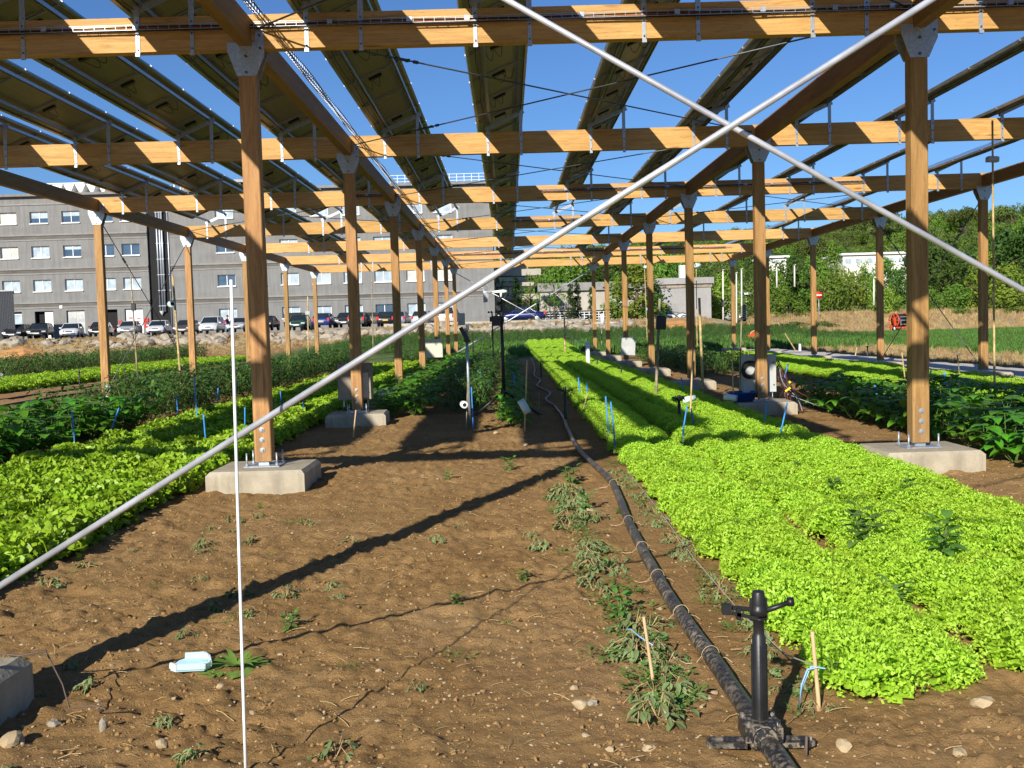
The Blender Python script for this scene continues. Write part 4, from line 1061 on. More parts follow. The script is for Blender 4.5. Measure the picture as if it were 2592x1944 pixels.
S_ = [
 (1655, 1734, 1629, 1561, .0075, 'stake', 'wooden stake with knotted pale blue twine among the wilted weeds', 0),
 (2074, 1797, 2056, 1598, .0085, 'stake', 'wooden stake holding a loop of pale blue twine at the lettuce corner', 0),
 (1180, 1092, 1184, 967, .009, 'greycane', 'thin brown cane standing beside the grey instrument pole', 0),
 (1328, 1093, 1334, 912, .011, 'bamboo', 'cane carrying a pale cylinder beside the tripod legs', .2),
 (1367, 1055, 1364, 993, .008, 'greycane', 'short cane in the shade between tripod and hose', 0),
 (1472, 1053, 1487, 996, .009, 'stake', 'leaning cane at the shaded edge of the lettuce bed', 0),
 (1660, 1010, 1670, 756, .030, 'greycane', 'thick pale pole in the lettuce with a dark box halfway up', .3),
 (1780, 1010, 1770, 754, .028, 'bamboo', 'thick bamboo pole just beside the second post of its line', .3),
 (1747, 1062, 1754, 881, .014, 'stake', 'straight orange wooden cane in front of the second post', 0),
 (1857, 1050, 1853, 880, .012, 'stake', 'cane carrying a bright white tube beside the blue tub', 0),
 (1871, 1044, 1877, 803, .014, 'greycane', 'dark cane topped with a louvred sensor shield', 0),
 (2295, 997, 2283, 892, .013, 'bamboo', 'leaning cane with a grey tube left of the front post', 0),
 (2480, 988, 2489, 954, .018, 'stake', 'short broken cane at the edge of the far lettuce', 0),
 (2432, 974, 2423, 898, .014, 'greycane', 'thin dark cane in the far lettuce', 0),
 (2164, 905, 2174, 857, .022, 'bamboo', 'cane leaning over the gravel path', 0),
 (2017, 892, 1969, 816, .025, 'bamboo', 'long cane leaning steeply beside the gravel path', 0),
 (2025, 892, 2025, 870, .06, 'pvc', 'short white peg standing on the gravel path', 0),
 (462, 1023, 437, 697, .028, 'bamboo', 'tall bamboo cane with a mint tube before the dark pepper bushes', .45),
 (350, 978, 331, 700, .026, 'greycane', 'tall thin cane with a small box near the crossing tie rods', .45),
 (781, 927, 779, 750, .03, 'bamboo', 'tall cane behind the front post with a dark knob', .45),
 (12, 952, 12.6, 900, .03, 'bamboo', 'cane with a pale tube at the edge of the sunny lettuce', 0),
 (894, 1107, 901, 1038, .011, 'stake', 'wooden stake standing in front of the second footing', 0),
 (1200, 918, 1196, 842, .035, 'bamboo', 'pale cane beyond the grey instrument pole', 0),
 (1242, 880, 1241, 837, .035, 'bamboo', 'short pale cane left of the mast with the vane', 0),
 (1431, 900, 1428, 790, .045, 'bamboo', 'thick pale cane before the boulder bank', .5),
 (1543, 909, 1538, 779, .03, 'bamboo', 'cane with a white cross arm near the far post line', 0),
 (1523, 891, 1523, 822, .03, 'greycane', 'thin dark support topped by a white tube', 0),
 (1639, 884, 1631, 660, .022, 'bamboo', 'very tall slender cane carrying two pale tubes', 0),
 (1765, 900, 1762, 664, .02, 'bamboo', 'very tall slender cane hidden half behind the second post', 0),
 (2518, 1050, 2512, 305, .017, 'bamboo', 'very tall bamboo cane in the bean plants with a grey box near its top', .5),
 (945, 780, 941, 700, .03, 'greycane', 'thin cane behind the third post', 0),
]
STK = {}
for a in S_:
    if a[1] < a[3]+20: pass
    y0_ = a[1] if a[1] > 860 else 905
    STK[a[6]] = pole(a[0], y0_, a[2], a[3], a[4], a[5], 'cane' if a[5] in ('bamboo', 'greycane') else 'stake', a[6], 'stake' if a[5] == 'stake' else 'cane', 'canes and stakes in the beds', 0, .85, 8, a[7])
B_ = [(189, 1116, 182, 1042, 'front of the broad leaved bean plants'), (279, 1095, 301, 1033, 'the bean plants, leaning over'), (450, 1044, 446, 999, 'the foot of the tall bamboo cane'), (499, 1060, 492, 954, 'the pepper bushes, the tallest of its row'), (550, 1026, 552, 982, 'a gap before the pepper bushes'),
 (521, 1120, 515, 1048, 'the shaded smooth lettuce'), (620, 1091, 620, 1031, 'the lettuce just left of the front post'), (712, 1036, 710, 990, 'the lettuce just right of the front post'), (767, 1040, 768, 1015, 'the lettuce above the brace tube'), (596, 993, 598, 967, 'the gap behind the white rod'),
 (1468, 994, 1464, 955, 'the sunlit edge of the frilly lettuce'), (1540, 1083, 1533, 1003, 'the first lettuce row, twin on the hose side'), (1556, 1113, 1546, 1017, 'the first lettuce row, twin on the path side'), (1486, 994, 1486, 967, 'the top of a leaning cane'), (1730, 989, 1724, 956, 'the third footing'),
 (1728, 1096, 1739, 1027, 'the shaded lettuce, one leg of a crossed pair'), (1756, 1072, 1749, 1034, 'the shaded lettuce, the shorter leg of a crossed pair'), (1764, 996, 1760, 976, 'the footing behind the orange cane'), (1934, 1066, 1944, 1017, 'the big shaded footing, the shorter slanting one'), (1976, 1095, 1993, 1019, 'the big shaded footing, the longer slanting one'),
 (1985, 957, 1995, 921, 'the cable bundle'), (2353, 956, 2357, 936, 'the front post beside the far lettuce'), (2395, 988, 2390, 941, 'the far lettuce, bent outward'), (2405, 1028, 2412, 984, 'the grey tube in the beans'), (2586, 1021, 2579, 1001, 'the outermost edge of the beans'),
 (1197, 1057, 1193, 980, 'the grey instrument pole'), (1230, 978, 1214, 941, 'the shaded row left of the tripod, leaning'), (1169, 988, 1165, 950, 'the beans left of the instrument pole'), (1303, 988, 1300, 945, 'the beans under the tripod'), (2222, 1012, 2214, 975, 'the near edge of the far lettuce')]
for x0, y0, x1, y1, lab in B_:
    pole(x0, y0, x1, y1, .010 if y0 > 1020 else .015, 'bluerod', 'blue_rod', 'thin blue marker rod standing by '+lab, 'marker rod', 'blue marker rods in the beds', .17, 1, 6)
def tubepair(name, px, py, Y, r_, L, az, mat, label, tilt=0, cat='sensor tube'):
    p = at(px, py, Y); mb = MB(); n_ = 16
    mb.lathe([(r_*.55, L/2), (r_, L/2), (r_, -L/2), (r_*.55, -L/2), (r_*.55, L/2)], (0, 0, 0), n_, 0, 'x'); mb.lathe([(0, L/2-.02), (r_*.56, L/2-.02)], (0, 0, 0), n_, 1, 'x'); mb.lathe([(0, -L/2+.02), (r_*.56, -L/2+.02)], (0, 0, 0), n_, 1, 'x')
    o = obj(name, mb, [M[mat], M['dark']], loc=p, rot=(0, tilt, az)); tag(o, label, cat, 'white sensor tubes on canes')
def Yof(k): return STK[k][0].y
tubepair('sensor_tube', 1174, 1024, Yof('thin brown cane standing beside the grey instrument pole')-.05, .052, .2, R_(-80), 'pvc', 'white tube seen end on beside the grey instrument pole')
tubepair('sensor_tube', 1327, 1029, Yof('cane carrying a pale cylinder beside the tripod legs')-.08, .056, .20, R_(10), 'skypvc', 'pale tube tilted steeply on the cane beside the tripod', R_(62))
tubepair('sensor_tube', 1849, 1006, Yof('cane carrying a bright white tube beside the blue tub')-.07, .052, .20, R_(-30), 'pvc', 'bright white tube in front of the blue tub', R_(8))
tubepair('sensor_tube', 1745, 1010, 16.2, .05, .19, R_(20), 'skypvc', 'shaded blue white tube on the orange wooden cane', R_(-10))
tubepair('sensor_tube', 2525, 1022, Yof('very tall bamboo cane in the bean plants with a grey box near its top')-.08, .050, .17, R_(-15), 'pvc', 'white tube low on the very tall bamboo cane', R_(4))
tubepair('sensor_tube', 2428, 984, 19.2, .055, .24, R_(25), 'pvcgrey', 'shaded grey tube tilted upward over the bean plants', R_(-28))
tubepair('sensor_tube', 2285, 981, Yof('leaning cane with a grey tube left of the front post')-.07, .062, .17, R_(-75), 'skypvc', 'round ended tube left of the front post')
tubepair('sensor_tube', 434, 770, Yof('tall bamboo cane with a mint tube before the dark pepper bushes')-.08, .075, .2, R_(-60), 'skypvc', 'mint green tube on the tall bamboo cane before the grey building')
tubepair('sensor_tube', 12, 947, Yof('cane with a pale tube at the edge of the sunny lettuce')-.08, .1, .3, R_(0), 'skypvc', 'pale tube low over the sunny lettuce')
tubepair('sensor_tube', 1635, 676, Yof('very tall slender cane carrying two pale tubes')-.06, .09, .22, R_(-40), 'skypvc', 'upper pale tube on the very tall slender cane')
tubepair('sensor_tube', 1641, 783, Yof('very tall slender cane carrying two pale tubes')-.06, .08, .2, R_(-10), 'bluestr', 'lower bluish tube on the very tall slender cane')
tubepair('sensor_tube', 1766, 672, Yof('very tall slender cane hidden half behind the second post')-.06, .09, .24, R_(20), 'skypvc', 'pale tube high beside the second post')
for px, py, Y, sx, sz, mat, lab in ((1673, 817, STK['thick pale pole in the lettuce with a dark box halfway up'][0].y, .19, .26, 'black', 'dark instrument box strapped to the thick pale pole'), (2512, 403, STK['very tall bamboo cane in the bean plants with a grey box near its top'][0].y, .16, .08, 'pvcgrey', 'small grey box near the top of the very tall bamboo cane'),
                               (338, 777, STK['tall thin cane with a small box near the crossing tie rods'][0].y, .12, .22, 'black', 'small dark box tilted on the tall thin cane'), (779, 792, STK['tall cane behind the front post with a dark knob'][0].y, .2, .16, 'pvcgrey', 'dark round sensor on the tall cane behind the front post'), (274, 982, 20.5, .11, .12, 'galv', 'small grey junction box at the foot of the outer post')):
    p = at(px, py, Y-.06); mb = MB(); mb.cbox((0, 0, 0), (sx, .09, sz), .015); mb.box((0, -.047, 0), (sx*.8, .005, sz*.7)); tag(obj('sensor_box', mb, M[mat], loc=p, rot=(0, .05, 0)), lab, 'instrument box', 'small boxes on canes and posts')
# louvred shield on the dark cane
p = at(1884, 791, STK['dark cane topped with a louvred sensor shield'][0].y); ls = thing('radiation_shield', 'grey louvred sensor shield on top of the dark cane', 'sensor shield', p)
for k in range(7): mb = MB(); mb.lathe([(.035, .010), (.062, -.004), (.058, -.010), (.03, .004)], (0, 0, -.10+k*.032), 12); obj('louvre', mb, M['pvcgrey'], ls)
mb = MB(); mb.tube([(0, 0, -.14), (0, 0, .12)], .03, 8); obj('core', mb, M['black'], ls)
# white pipe and cross-arm tube
b = gr(1489, 930); mb = MB(); t_ = at(1488, 865, b.y); mb.lathe([(.07, -.1), (.07, t_.z), (.055, t_.z), (.055, t_.z-.2)], (b.x, b.y, 0), 14); tag(obj('white_pipe', mb, M['pvc']), 'thick white upright pipe standing in the frilly lettuce', 'pipe')
b = STK['cane with a white cross arm near the far post line'][0]; p = at(1540, 817, b.y-.05); mb = MB(); mb.tube([p+Vector((-.6, 0, 0)), p+Vector((.75, 0, .02))], .012, 8); mb.tube([p+Vector((.7, 0, 0)), p+Vector((.7, 0, .1))], .04, 8); tag(obj('cross_arm', mb, M['pvc']), 'thin white cross arm fixed to a cane near the far posts', 'pipe')
p = at(1525, 807, b.y-.05); mb = MB(); mb.lathe([(.0, -.22), (.085, -.22), (.085, .2), (.0, .22)], p, 12); tag(obj('white_pipe', mb, M['pvc']), 'short white tube on top of a thin support before the boulders', 'pipe')
# twine on the ground and at the stakes
def string(pts, r_, mat, name, label):
    mb = MB(); mb.tube(pts, r_, 5, 0, False); tag(obj(name, mb, M[mat]), label, 'string')
s1 = STK['wooden stake with knotted pale blue twine among the wilted weeds'][0]; s2 = STK['wooden stake holding a loop of pale blue twine at the lettuce corner'][0]
string([(s2.x-.01, s2.y, .17), (s2.x-.03, s2.y+.35, .10), (1.11, 4.9, .05), (1.10, 6.2, .04), (1.12, 8, .05), (1.13, 10, .04)], .003, 'string', 'guide_string', 'grey string stretched along the hose side of the frilly lettuce')
string([(s2.x, s2.y-.01, .17), (s2.x-.05, s2.y-.02, .165), (s2.x-.075, s2.y-.03, .11), (s2.x-.085, s2.y-.03, .03), (s2.x-.07, s2.y-.02, .10), (s2.x-.03, s2.y, .17), (s2.x+.02, s2.y-.015, .165)], .003, 'bluestr', 'blue_twine', 'pale blue twine hanging from the stake at the lettuce corner')
string([(s1.x, s1.y-.01, .17), (s1.x-.02, s1.y, .18), (s1.x-.05, s1.y+.05, .19), (s1.x-.075, s1.y+.12, .20), (s1.x-.085, s1.y+.22, .17)], .0025, 'bluestr', 'blue_twine', 'pale blue twine trailing over the wilted weeds from their stake')
string([(-2.2, 4.12, .23), (-2.04, 4.14, .20), (-1.93, 4.13, .22), (-1.80, 3.98, .13), (-1.72, 3.85, .08), (-1.62, 3.82, .10), (-1.57, 3.82, .085)], .0035, 'rust', 'rusty_wire', 'stiff rusty wire reaching from the cut off footing to the ground')
o = obj('stone', blob(99, 2, .9), M['footing'], loc=(-1.575, 3.80, .03)); o.scale = (.015, .015, .035); tag(o, 'small grey lump held by the end of the rusty wire', 'stone')
b = gr(2040, 1917); mb = MB(); mb.tube([(b.x, b.y, -.03), (b.x+.003, b.y, .075)], .005, 6); tag(obj('iron_peg', mb, M['rust']), 'short rusty peg just behind the sprinkler foot', 'peg')

# ------------------------------------------------------------------ cabinets and masts
def cabinet(name, label, pxc, pyc, Y, w_, h_, d_, mat, tilt=0, door=True, legs=False, rz=0):
    p = at(pxc, pyc, Y); t = thing(name, label, 'cabinet', p, rz); t.rotation_euler = (0, tilt, rz)
    mb = MB(); mb.box((0, d_/2, 0), (w_, d_, h_)); obj('case', mb, M[mat], t)
    mb = MB(); mb.box((0, -.012, 0), (w_*.97, .024, h_*.97)); obj('door', mb, M[mat], t)
    mb = MB()
    for s_ in (-1, 1): mb.lathe([(0, -.03), (.012, -.03), (.012, -.0245)], (w_*.42, 0, s_*h_*.3), 8, 0, 'y')
    obj('lock', mb, M['black'], t)
    for s_ in (-1, 1): mb = MB(); mb.box((s_*w_*.36, d_*.5, -h_/2-.06 if legs else h_*.0), (.025, .025, .12) if legs else (.03, .03, h_*.9)); obj('bracket', mb, M['galv'], t)
    return t
c = cabinet('cabinet', 'cream steel cabinet fixed to a post of the shaded line, half in sun', 1099, 882, YF[5]-.24, .58, .62, .20, 'cream')
c = cabinet('cabinet', 'grey white tilted cabinet fixed to a post beyond the frilly lettuce', 1591, 877, YF[5]-.24, .46, .60, .2, 'greycab', R_(2.5))
c = cabinet('cabinet', 'large brown grey board cabinet behind the second post, in shadow', 897, 966, YF[2]+.24, .54, .58, .22, 'hardboard', 0, True, True)
mb = MB(); mb.box((.17, -.030, -.06), (.11, .008, .40)); obj('vent_panel', mb, M['cream'], c)
c = cabinet('cabinet', 'wide grey cabinet with coiled black cable behind the second post of its line', 1922, 946, YF[2]+.22, .54, .60, .22, 'greycab')
co = at(1898, 936, YF[2]+.15); cl = thing('cable_coil', 'thick coil of black cable hanging on the wide grey cabinet', 'cable coil', co)
for k in range(6):
    mb = MB(); r_ = .085+.011*k; mb.tube([(r_*math.cos(a)+.004*math.sin(3*a+k), -.006*(k % 3)+.004*math.sin(2*a+k), r_*math.sin(a)) for a in [j*math.pi/12 for j in range(25)]], .0085, 6, 0, False); obj('cable_turn', mb, M['rubber'], cl)
rng = random.Random(77)
a0 = at(1968, 930, YF[2]+.3)
cb = thing('cable_bundle', 'bundle of black and dark red cables spilling from the grey cabinet to the ground', 'cable bundle', (a0.x, a0.y, 0))
for k in range(26):
    e = Vector((rng.uniform(.05, .42), rng.uniform(-.25, .35), .02)); st = Vector((rng.uniform(-.03, .03), rng.uniform(-.04, .04), a0.z+rng.uniform(-.12, .14)))
    m1 = Vector((rng.uniform(.03, .14), rng.uniform(-.1, .1), st.z*.65)); m2 = Vector((e.x*.8, e.y*.7, .18+rng.uniform(0, .12)))
    mb = MB(); mb.tube(smooth([st, m1, m2, e, e+Vector((rng.uniform(-.2, .3), rng.uniform(-.3, .1), -.005))], 5), rng.uniform(.003, .006), 5, 0, False)
    obj('cable', mb, M[rng.choice(('rubber', 'rubber', 'redcable', 'pvcgrey'))], cb)
mb = MB(); mb.tube(smooth([(0, 0, a0.z+.05), (.3, -.05, .32), (.8, -.2, .12), (1.1, -.3, .03)], 6), .004, 5, 0, False); obj('cable', mb, M['redcable'], cb)
mb = MB(); mb.tube(smooth([(.1, 0, .30), (.4, -.1, .17), (.75, -.5, .03), (1.0, -.8, .03)], 6), .005, 5, 0, False); obj('cable', mb, M['pvcgrey'], cb)
for px, py, sx, rz in ((1994, 986, .10, -.6), (1999, 967, .035, .9)):
    p = at(px, py, YF[2]+.1)-Vector((a0.x, a0.y, 0)); mb = MB(); mb.box((0, 0, 0), (sx, .006, .03)); obj('cable_label', mb, M['yellow'], cb, loc=p, rot=(0, rz, 0))
p = gr(1878, 1016, .2); mb = MB(); mb.lathe([(0, .01), (.19, .01), (.23, .14), (.24, .14), (.24, .155), (.22, .155), (.19, .03), (0, .03)], (0, 0, 0), 24); tb = obj('blue_tub', mb, M['bluetub'], loc=(p.x, p.y, .20)); tag(tb, 'shallow dark blue plastic tub on the footing below the grey cabinet', 'tub')
p = gr(1840, 970); 
# tripod weather mast
b = gr(1277, 1050); bt = thing('weather_mast', 'black tripod mast with a propeller wind vane on top', 'weather mast', (b.x, b.y, 0))
topz = at(1269, 752, b.y).z; jz = at(1275, 990, b.y).z
mb = MB(); mb.tube([(0, 0, .05), (0, 0, jz+.6), (-.01, 0, topz)], [.032, .030, .024], 10); mb.lathe([(.05, jz-.03), (.05, jz+.04)], (0, 0, 0), 10); mb.tube([(0, 0, 1.55), (0, 0, 1.75)], .04, 10); obj('mast', mb, M['black'], bt)
for a, L in ((R_(190), .50), (R_(-35), .72), (R_(85), .55)):
    e = Vector((math.cos(a)*L, math.sin(a)*L, .02)); mb = MB(); mb.tube([(0, 0, jz), e], .019, 8); mb.tube([(0, 0, .12), e*.62+Vector((0, 0, jz*.38))], .008, 6); mb.lathe([(.03, -.01), (.03, .015)], e, 8); obj('leg', mb, M['black'], bt)
for dz, sx, dx in ((.0, .16, -.09), (.22, .10, -.06), (.36, .08, -.05)):
    mb = MB(); z = at(1270, 812, b.y).z-b.z+dz; mb.cbox((dx, -.03, z), (sx, .10, .17 if dz == 0 else .09), .01); obj('logger_box', mb, M['black'], bt)
mb = MB(); z = topz+.09; mb.tube([(.0, 0, topz), (.0, 0, z)], .018, 8); mb.tube([(.10, 0, z), (.04, 0, z+.005), (-.10, 0, z), (-.30, 0, z+.004)], [.022, .032, .022, .008], 10); obj('vane_body', mb, M['pvc'], bt)
mb = MB(); mb.prism([(-.30, z-.17), (-.23, z-.17), (-.20, z), (-.23, z+.16), (-.30, z+.16)], 'y', -.004, .004); obj('tail_fin', mb, M['pvcgrey'], bt)
mb = MB()
for k in range(4): mb.box((.115, .045*math.cos(k*1.57+.5), z+.045*math.sin(k*1.57+.5)), (.02, .085, .035), 0, Matrix.Rotation(k*1.57+.5, 3, 'X') @ Matrix.Rotation(.5, 3, 'Y'))
obj('propeller', mb, M['black'], bt)
# slim second mast
b = gr(1250, 925); b = gr(1250, 948); zt = at(1248, 790, b.y).z; st2 = thing('cup_anemometer_mast', 'slim black mast with a small cup anemometer behind the tripod mast', 'weather mast', (b.x, b.y, 0))
mb = MB(); mb.tube([(0, 0, 0), (0, 0, zt)], .022, 8); mb.box((-.03, 0, zt-.22), (.1, .1, .16)); obj('mast', mb, M['black'], st2)
mb = MB()
for k in range(3):
    a = k*2.09+.4; mb.tube([(0, 0, zt), (math.cos(a)*.11, math.sin(a)*.11, zt)], .006, 5); mb.lathe([(0, -.03), (.035, -.02), (.035, .02), (0, .03)], (math.cos(a)*.13, math.sin(a)*.13, zt), 8, 0, 'y')
obj('cups', mb, M['black'], st2)
for a in (R_(-25), R_(200), R_(90)): mb = MB(); mb.tube([(0, 0, .55), (math.cos(a)*.55, math.sin(a)*.55, .02)], .014, 6); obj('leg', mb, M['black'], st2)
# grey pole with louvred box and small solar panel
b = gr(1190, 1078); gp = thing('instrument_pole', 'slim grey pole carrying a dark louvred box, a tilted plate and a short white tube', 'instrument pole', (b.x, b.y, 0))
zt = at(1187, 835, b.y).z; mb = MB(); mb.tube([(0, 0, -.05), (-.01, 0, zt)], .021, 12); obj('pole', mb, M['galv'], gp)
q = at(1168, 808, b.y)-b; mb = MB(); mb.cbox((q.x, q.y, q.z), (.105, .10, .185), .01)
for k in range(8): mb.box((q.x, q.y-.054, q.z-.08+k*.022), (.108, .008, .009))
obj('louvred_box', mb, M['pvcgrey'], gp)
q2 = at(1177, 848, b.y)-b; mb = MB(); mb.box((q2.x-.005, q2.y, q2.z+.0), (.06, .09, .26), 0, Matrix.Rotation(-.48, 3, 'Y')); obj('tilted_plate', mb, M['black'], gp)
mb = MB(); mb.box((-.015, -.02, zt-.14), (.07, .06, .09)); obj('clamp', mb, M['black'], gp)
q = at(1183, 829, b.y)-b; mb = MB(); mb.tube([(q.x, 0, q.z-.04), (q.x, 0, q.z+.05)], .026, 12); obj('white_tube', mb, M['pvc'], gp)

# ------------------------------------------------------------------ grey building behind the car park
YB = 106.0
def pz(px, py, Y=YB): return at(px, py, Y)
bx0, bx1 = pz(-420, 900).x, pz(1251, 720).x
rowsZ = [pz(23, 553).z, pz(23, 640).z, pz(23, 725.5).z, pz(23, 811.5).z]
top_z = pz(10, 500).z; base_z = 1.4
cols1 = [pz(p, 640).x for p in (-300, -218, -137, -57, 23.5, 102.5, 183, 266.5, 331)]
cols2 = [pz(p, 630).x for p in (570, 650, 730.5, 811, 890, 968, 1049, 1123)]
WW, WH = 1.84, 1.19
shaft = (pz(377, 700).x, pz(433, 700).x)
bld = thing('grey_building', 'long four storey grey concrete office building with rows of white framed windows', 'building', ((bx0+bx1)/2, YB, base_z))
def bp(name, mb, mats, parent=None, label=None):
    o = obj(name, mb, mats, parent or bld, label=label)
    if parent is None: o.location = (-(bx0+bx1)/2, -YB, -base_z)
    return o
cuts = []     # (x0, x1, z0, z1)
for r, zc in enumerate(rowsZ):
    for c in cols1+cols2:
        if r == 3 and c in cols1[:]:
            cuts.append((c-WW/2-.02, c+WW/2+.02, base_z+.0, zc+.85))
        else: cuts.append((c-WW/2, c+WW/2, zc-WH/2, zc+WH/2))
cuts.append((shaft[0], shaft[1], base_z, top_z-.01))
def facade_wall():
    xs = sorted(set([bx0, bx1]+[c[0] for c in cuts]+[c[1] for c in cuts])); mb = MB()
    # vertical strips between window columns, then pieces above and below openings
    bands = [base_z, base_z+2.95]
    zs = sorted(set([base_z, top_z]+[c[2] for c in cuts]+[c[3] for c in cuts]))
    for i in range(len(xs)-1):
        xa, xb = xs[i], xs[i+1]; xm = (xa+xb)/2; run = None
        if xb-xa < .004: continue
        for j in range(len(zs)):
            za = zs[j]; zb_ = zs[j+1] if j+1 < len(zs) else za
            hole = j+1 >= len(zs) or any(c[0]-1e-4 < xm < c[1]+1e-4 and c[2]-1e-4 < (za+zb_)/2 < c[3]+1e-4 for c in cuts)
            if not hole and run is None: run = za
            if hole and run is not None:
                mb.box((xm, YB+.16, (run+za)/2), (xb-xa, .32, za-run)); run = None
    bp('wall', mb, M['facade'])
facade_wall()
mb = MB(); mb.box(((bx0+bx1)/2, YB+4.5, (base_z+top_z)/2-.1), (bx1-bx0-.02, 7.9, top_z-base_z-.2)); bp('inner_volume', mb, M['dark'])
# end wall, roof edge, floor bands
mb = MB(); mb.box((bx1-.15, YB+4.35, (base_z+top_z)/2), (.3, 8, top_z-base_z)); bp('end_wall', mb, M['facade'])
mb = MB(); mb.box(((bx0+bx1)/2, YB+4, top_z+.13), (bx1-bx0+.2, 8.9, .26)); bp('parapet', mb, M['facade'])
M['fband'] = concrete('pale_floor_band_concrete', (.20, .195, .182), (.29, .283, .265), 1.2)
for r in range(4):
    zc = rowsZ[r]+ (1.72 if r else 1.35)
    for (xa, xb) in ((bx0, shaft[0]), (shaft[1], bx1)):
        for dz, h, d_ in ((0, .16, .10), (-.52, .10, .06)) if r else ((0, .14, .08),):
            mb = MB(); mb.box(((xa+xb)/2, YB-d_/2-.002, zc+dz), (xb-xa-.02, d_, h)); bp('floor_band', mb, M['fband'])
        if r: mb = MB(); mb.box(((xa+xb)/2, YB-.012, zc-.24), (xb-xa-.02, .02, .30)); bp('floor_band', mb, M['bandbrown'])  # darker brown strip between the ledges of each floor band
mb = MB()
for c in cols1[::2]+cols2[::2]:
    mb.box((c+1.62, YB-.004, (base_z+top_z)/2), (.035, .008, top_z-base_z))
for r, zc in enumerate(rowsZ):
    x = bx0+.8
    while x < bx1-.5:
        if not (shaft[0]-.2 < x < shaft[1]+.2) and not any(abs(x-c) < 1.1 for c in cols1+cols2):
            mb.box((x, YB-.008, zc+.95), (.07, .015, .07)); mb.box((x, YB-.008, zc-.95), (.07, .015, .07))
        x += 1.33
bp('joints_and_anchor_heads', mb, M['fband'])
rng = random.Random(8)
def window(xc, zc, w_, h_, kind, sash=False):
    mb = MB(); f = .07; y = YB+.22
    mb.box((xc, y, zc+h_/2-f/2), (w_, .06, f)); mb.box((xc, y, zc-h_/2+f/2), (w_, .06, f))
    for s_ in (-1, 1): mb.box((xc+s_*(w_/2-f/2), y, zc), (f, .06, h_-2*f))
    mb.box((xc, y-.003, zc), (f, .06, h_-2*f)); fr = bp('window', mb, M['white'])
    for s_ in (-1, 1):
        mb = MB(); mb.box((xc+s_*w_/4, y+.02, zc), (w_/2-f, .012, h_-2*f)); k = kind if not isinstance(kind, tuple) else kind[(s_+1)//2]; obj('pane', mb, M[k], fr)
    if kind == 'glass' and rng.random() < .6 or sash:
        hh = rng.uniform(.3, .75)*(h_-2*f); mb = MB(); mb.box((xc-w_/4 if sash else xc, y+.010, zc+h_/2-f-hh/2), (w_/2-f if sash else w_-2*f, .006, hh)); obj('blind', mb, M['glass2'], fr)
    mb = MB(); mb.box((xc, YB+.04, zc-h_/2-.045), (w_+.06, .34, .09)); obj('sill', mb, M['white'], fr)
K = {(0, 23.5): 'glass3', (1, 23.5): 'glass3', (0, 102.5): 'glass', (0, 183): 'glass', (1, 102.5): 'glass2', (1, 183): 'glass', (1, 266.5): 'glass', (1, 331): 'glass', (2, 23.5): 'glass2', (2, 102.5): ('glass2', 'glass2'), (2, 183): 'glass2', (2, 266.5): 'glass2', (2, 331): 'glass2'}
n1 = (-300, -218, -137, -57, 23.5, 102.5, 183, 266.5, 331)
for r, zc in enumerate(rowsZ):
    for n_, c in zip(n1, cols1):
        if r == 3:
            zd = (base_z+zc+.85)/2; hd = zc+.85-base_z
            mb = MB(); y = YB+.24
            if n_ in (102.5,): mb.box((c+.47, y, zd), (.9, .06, hd)); d = bp('garage_door', mb, M['white'])
            elif n_ == 183:
                for s_ in (-1, 1): mb.box((c+s_*.46, y, zd), (.9, .06, hd-.1))
                d = bp('double_door', mb, M['greycab']); mb = MB(); mb.box((c+.45, y-.04, zd+.5), (.55, .02, .3)); mb.box((c-.45, y-.04, zd+.5), (.65, .02, .45)); obj('vent_grille', mb, M['pvcgrey'], d)
            elif n_ == 331:
                for s_ in (-1, 1): mb.box((c+s_*.46, y, zd), (.91, .06, hd-.1))
                d = bp('double_door', mb, M['white']); mb = MB()
                for (dx, dz, w2, h2) in ((-.42, .55, .42, .22), (-.45, .18, .38, .22), (-.45, -.25, .4, .2), (.42, .50, .4, .16), (.45, .22, .3, .12), (.42, -.02, .4, .12)):
                    for q in range(3): mb.box((c+dx, y-.04, zd+dz+(q-1)*h2/3), (w2, .01, h2/5))
                obj('red_notice', mb, M['red'], d)
            elif n_ == 266.5: mb.box((c+.3, y, zd-.55), (.34, .03, .2)); bp('red_sign', mb, M['red'])
            else: window(c, zc, WW, WH*1.1, 'glass2')
            continue
        window(c, zc, WW, WH, K.get((r, n_), rng.choice(('glass', 'glass2'))), (r, n_) == (2, 102.5))
    for i, c in enumerate(cols2):
        window(c, zc, WW, WH, 'glass' if (r, i) in ((2, 0), (1, 0), (3, 5), (3, 2)) else ('glass3' if (r, i) in ((2, 6), (2, 7)) else 'glass2'), False)
# dark recess with ducts
mb = MB(); mb.box(((shaft[0]+shaft[1])/2, YB+.30, (base_z+top_z)/2), (shaft[1]-shaft[0], .04, top_z-base_z-.05)); bp('recess_shade_sheet', mb, M['dark'])  # near-black sheet at the back, the recess's shade put into its colour
for k, (xx, r_) in enumerate(((.43, .09), (.56, .11), (.66, .10), (.93, .08))):
    x = shaft[0]+(shaft[1]-shaft[0])*xx; mb = MB(); mb.tube([(x, YB+.1, base_z+(2.6 if k < 3 else .2)), (x, YB+.1, top_z-.4)], r_, 10)
    for q in range(7): mb.box((x, YB+.1, base_z+3.2+q*1.6), (r_*2.5, r_*2.5, .05))
    bp('vent_duct', mb, M['galv'])
mb = MB(); mb.lathe([(0, 0), (.28, .45), (0, .5)], (shaft[0]+(shaft[1]-shaft[0])*.5, YB+.1, base_z+2.2), 8); bp('duct_cowl', mb, M['pvcgrey'])
for px, py, s_ in ((427, 0, 0),): pass
p = pz(155, 777); mb = MB(); mb.box((p.x, YB-.05, p.z), (.3, .08, .3)); bp('wall_box', mb, M['white'])
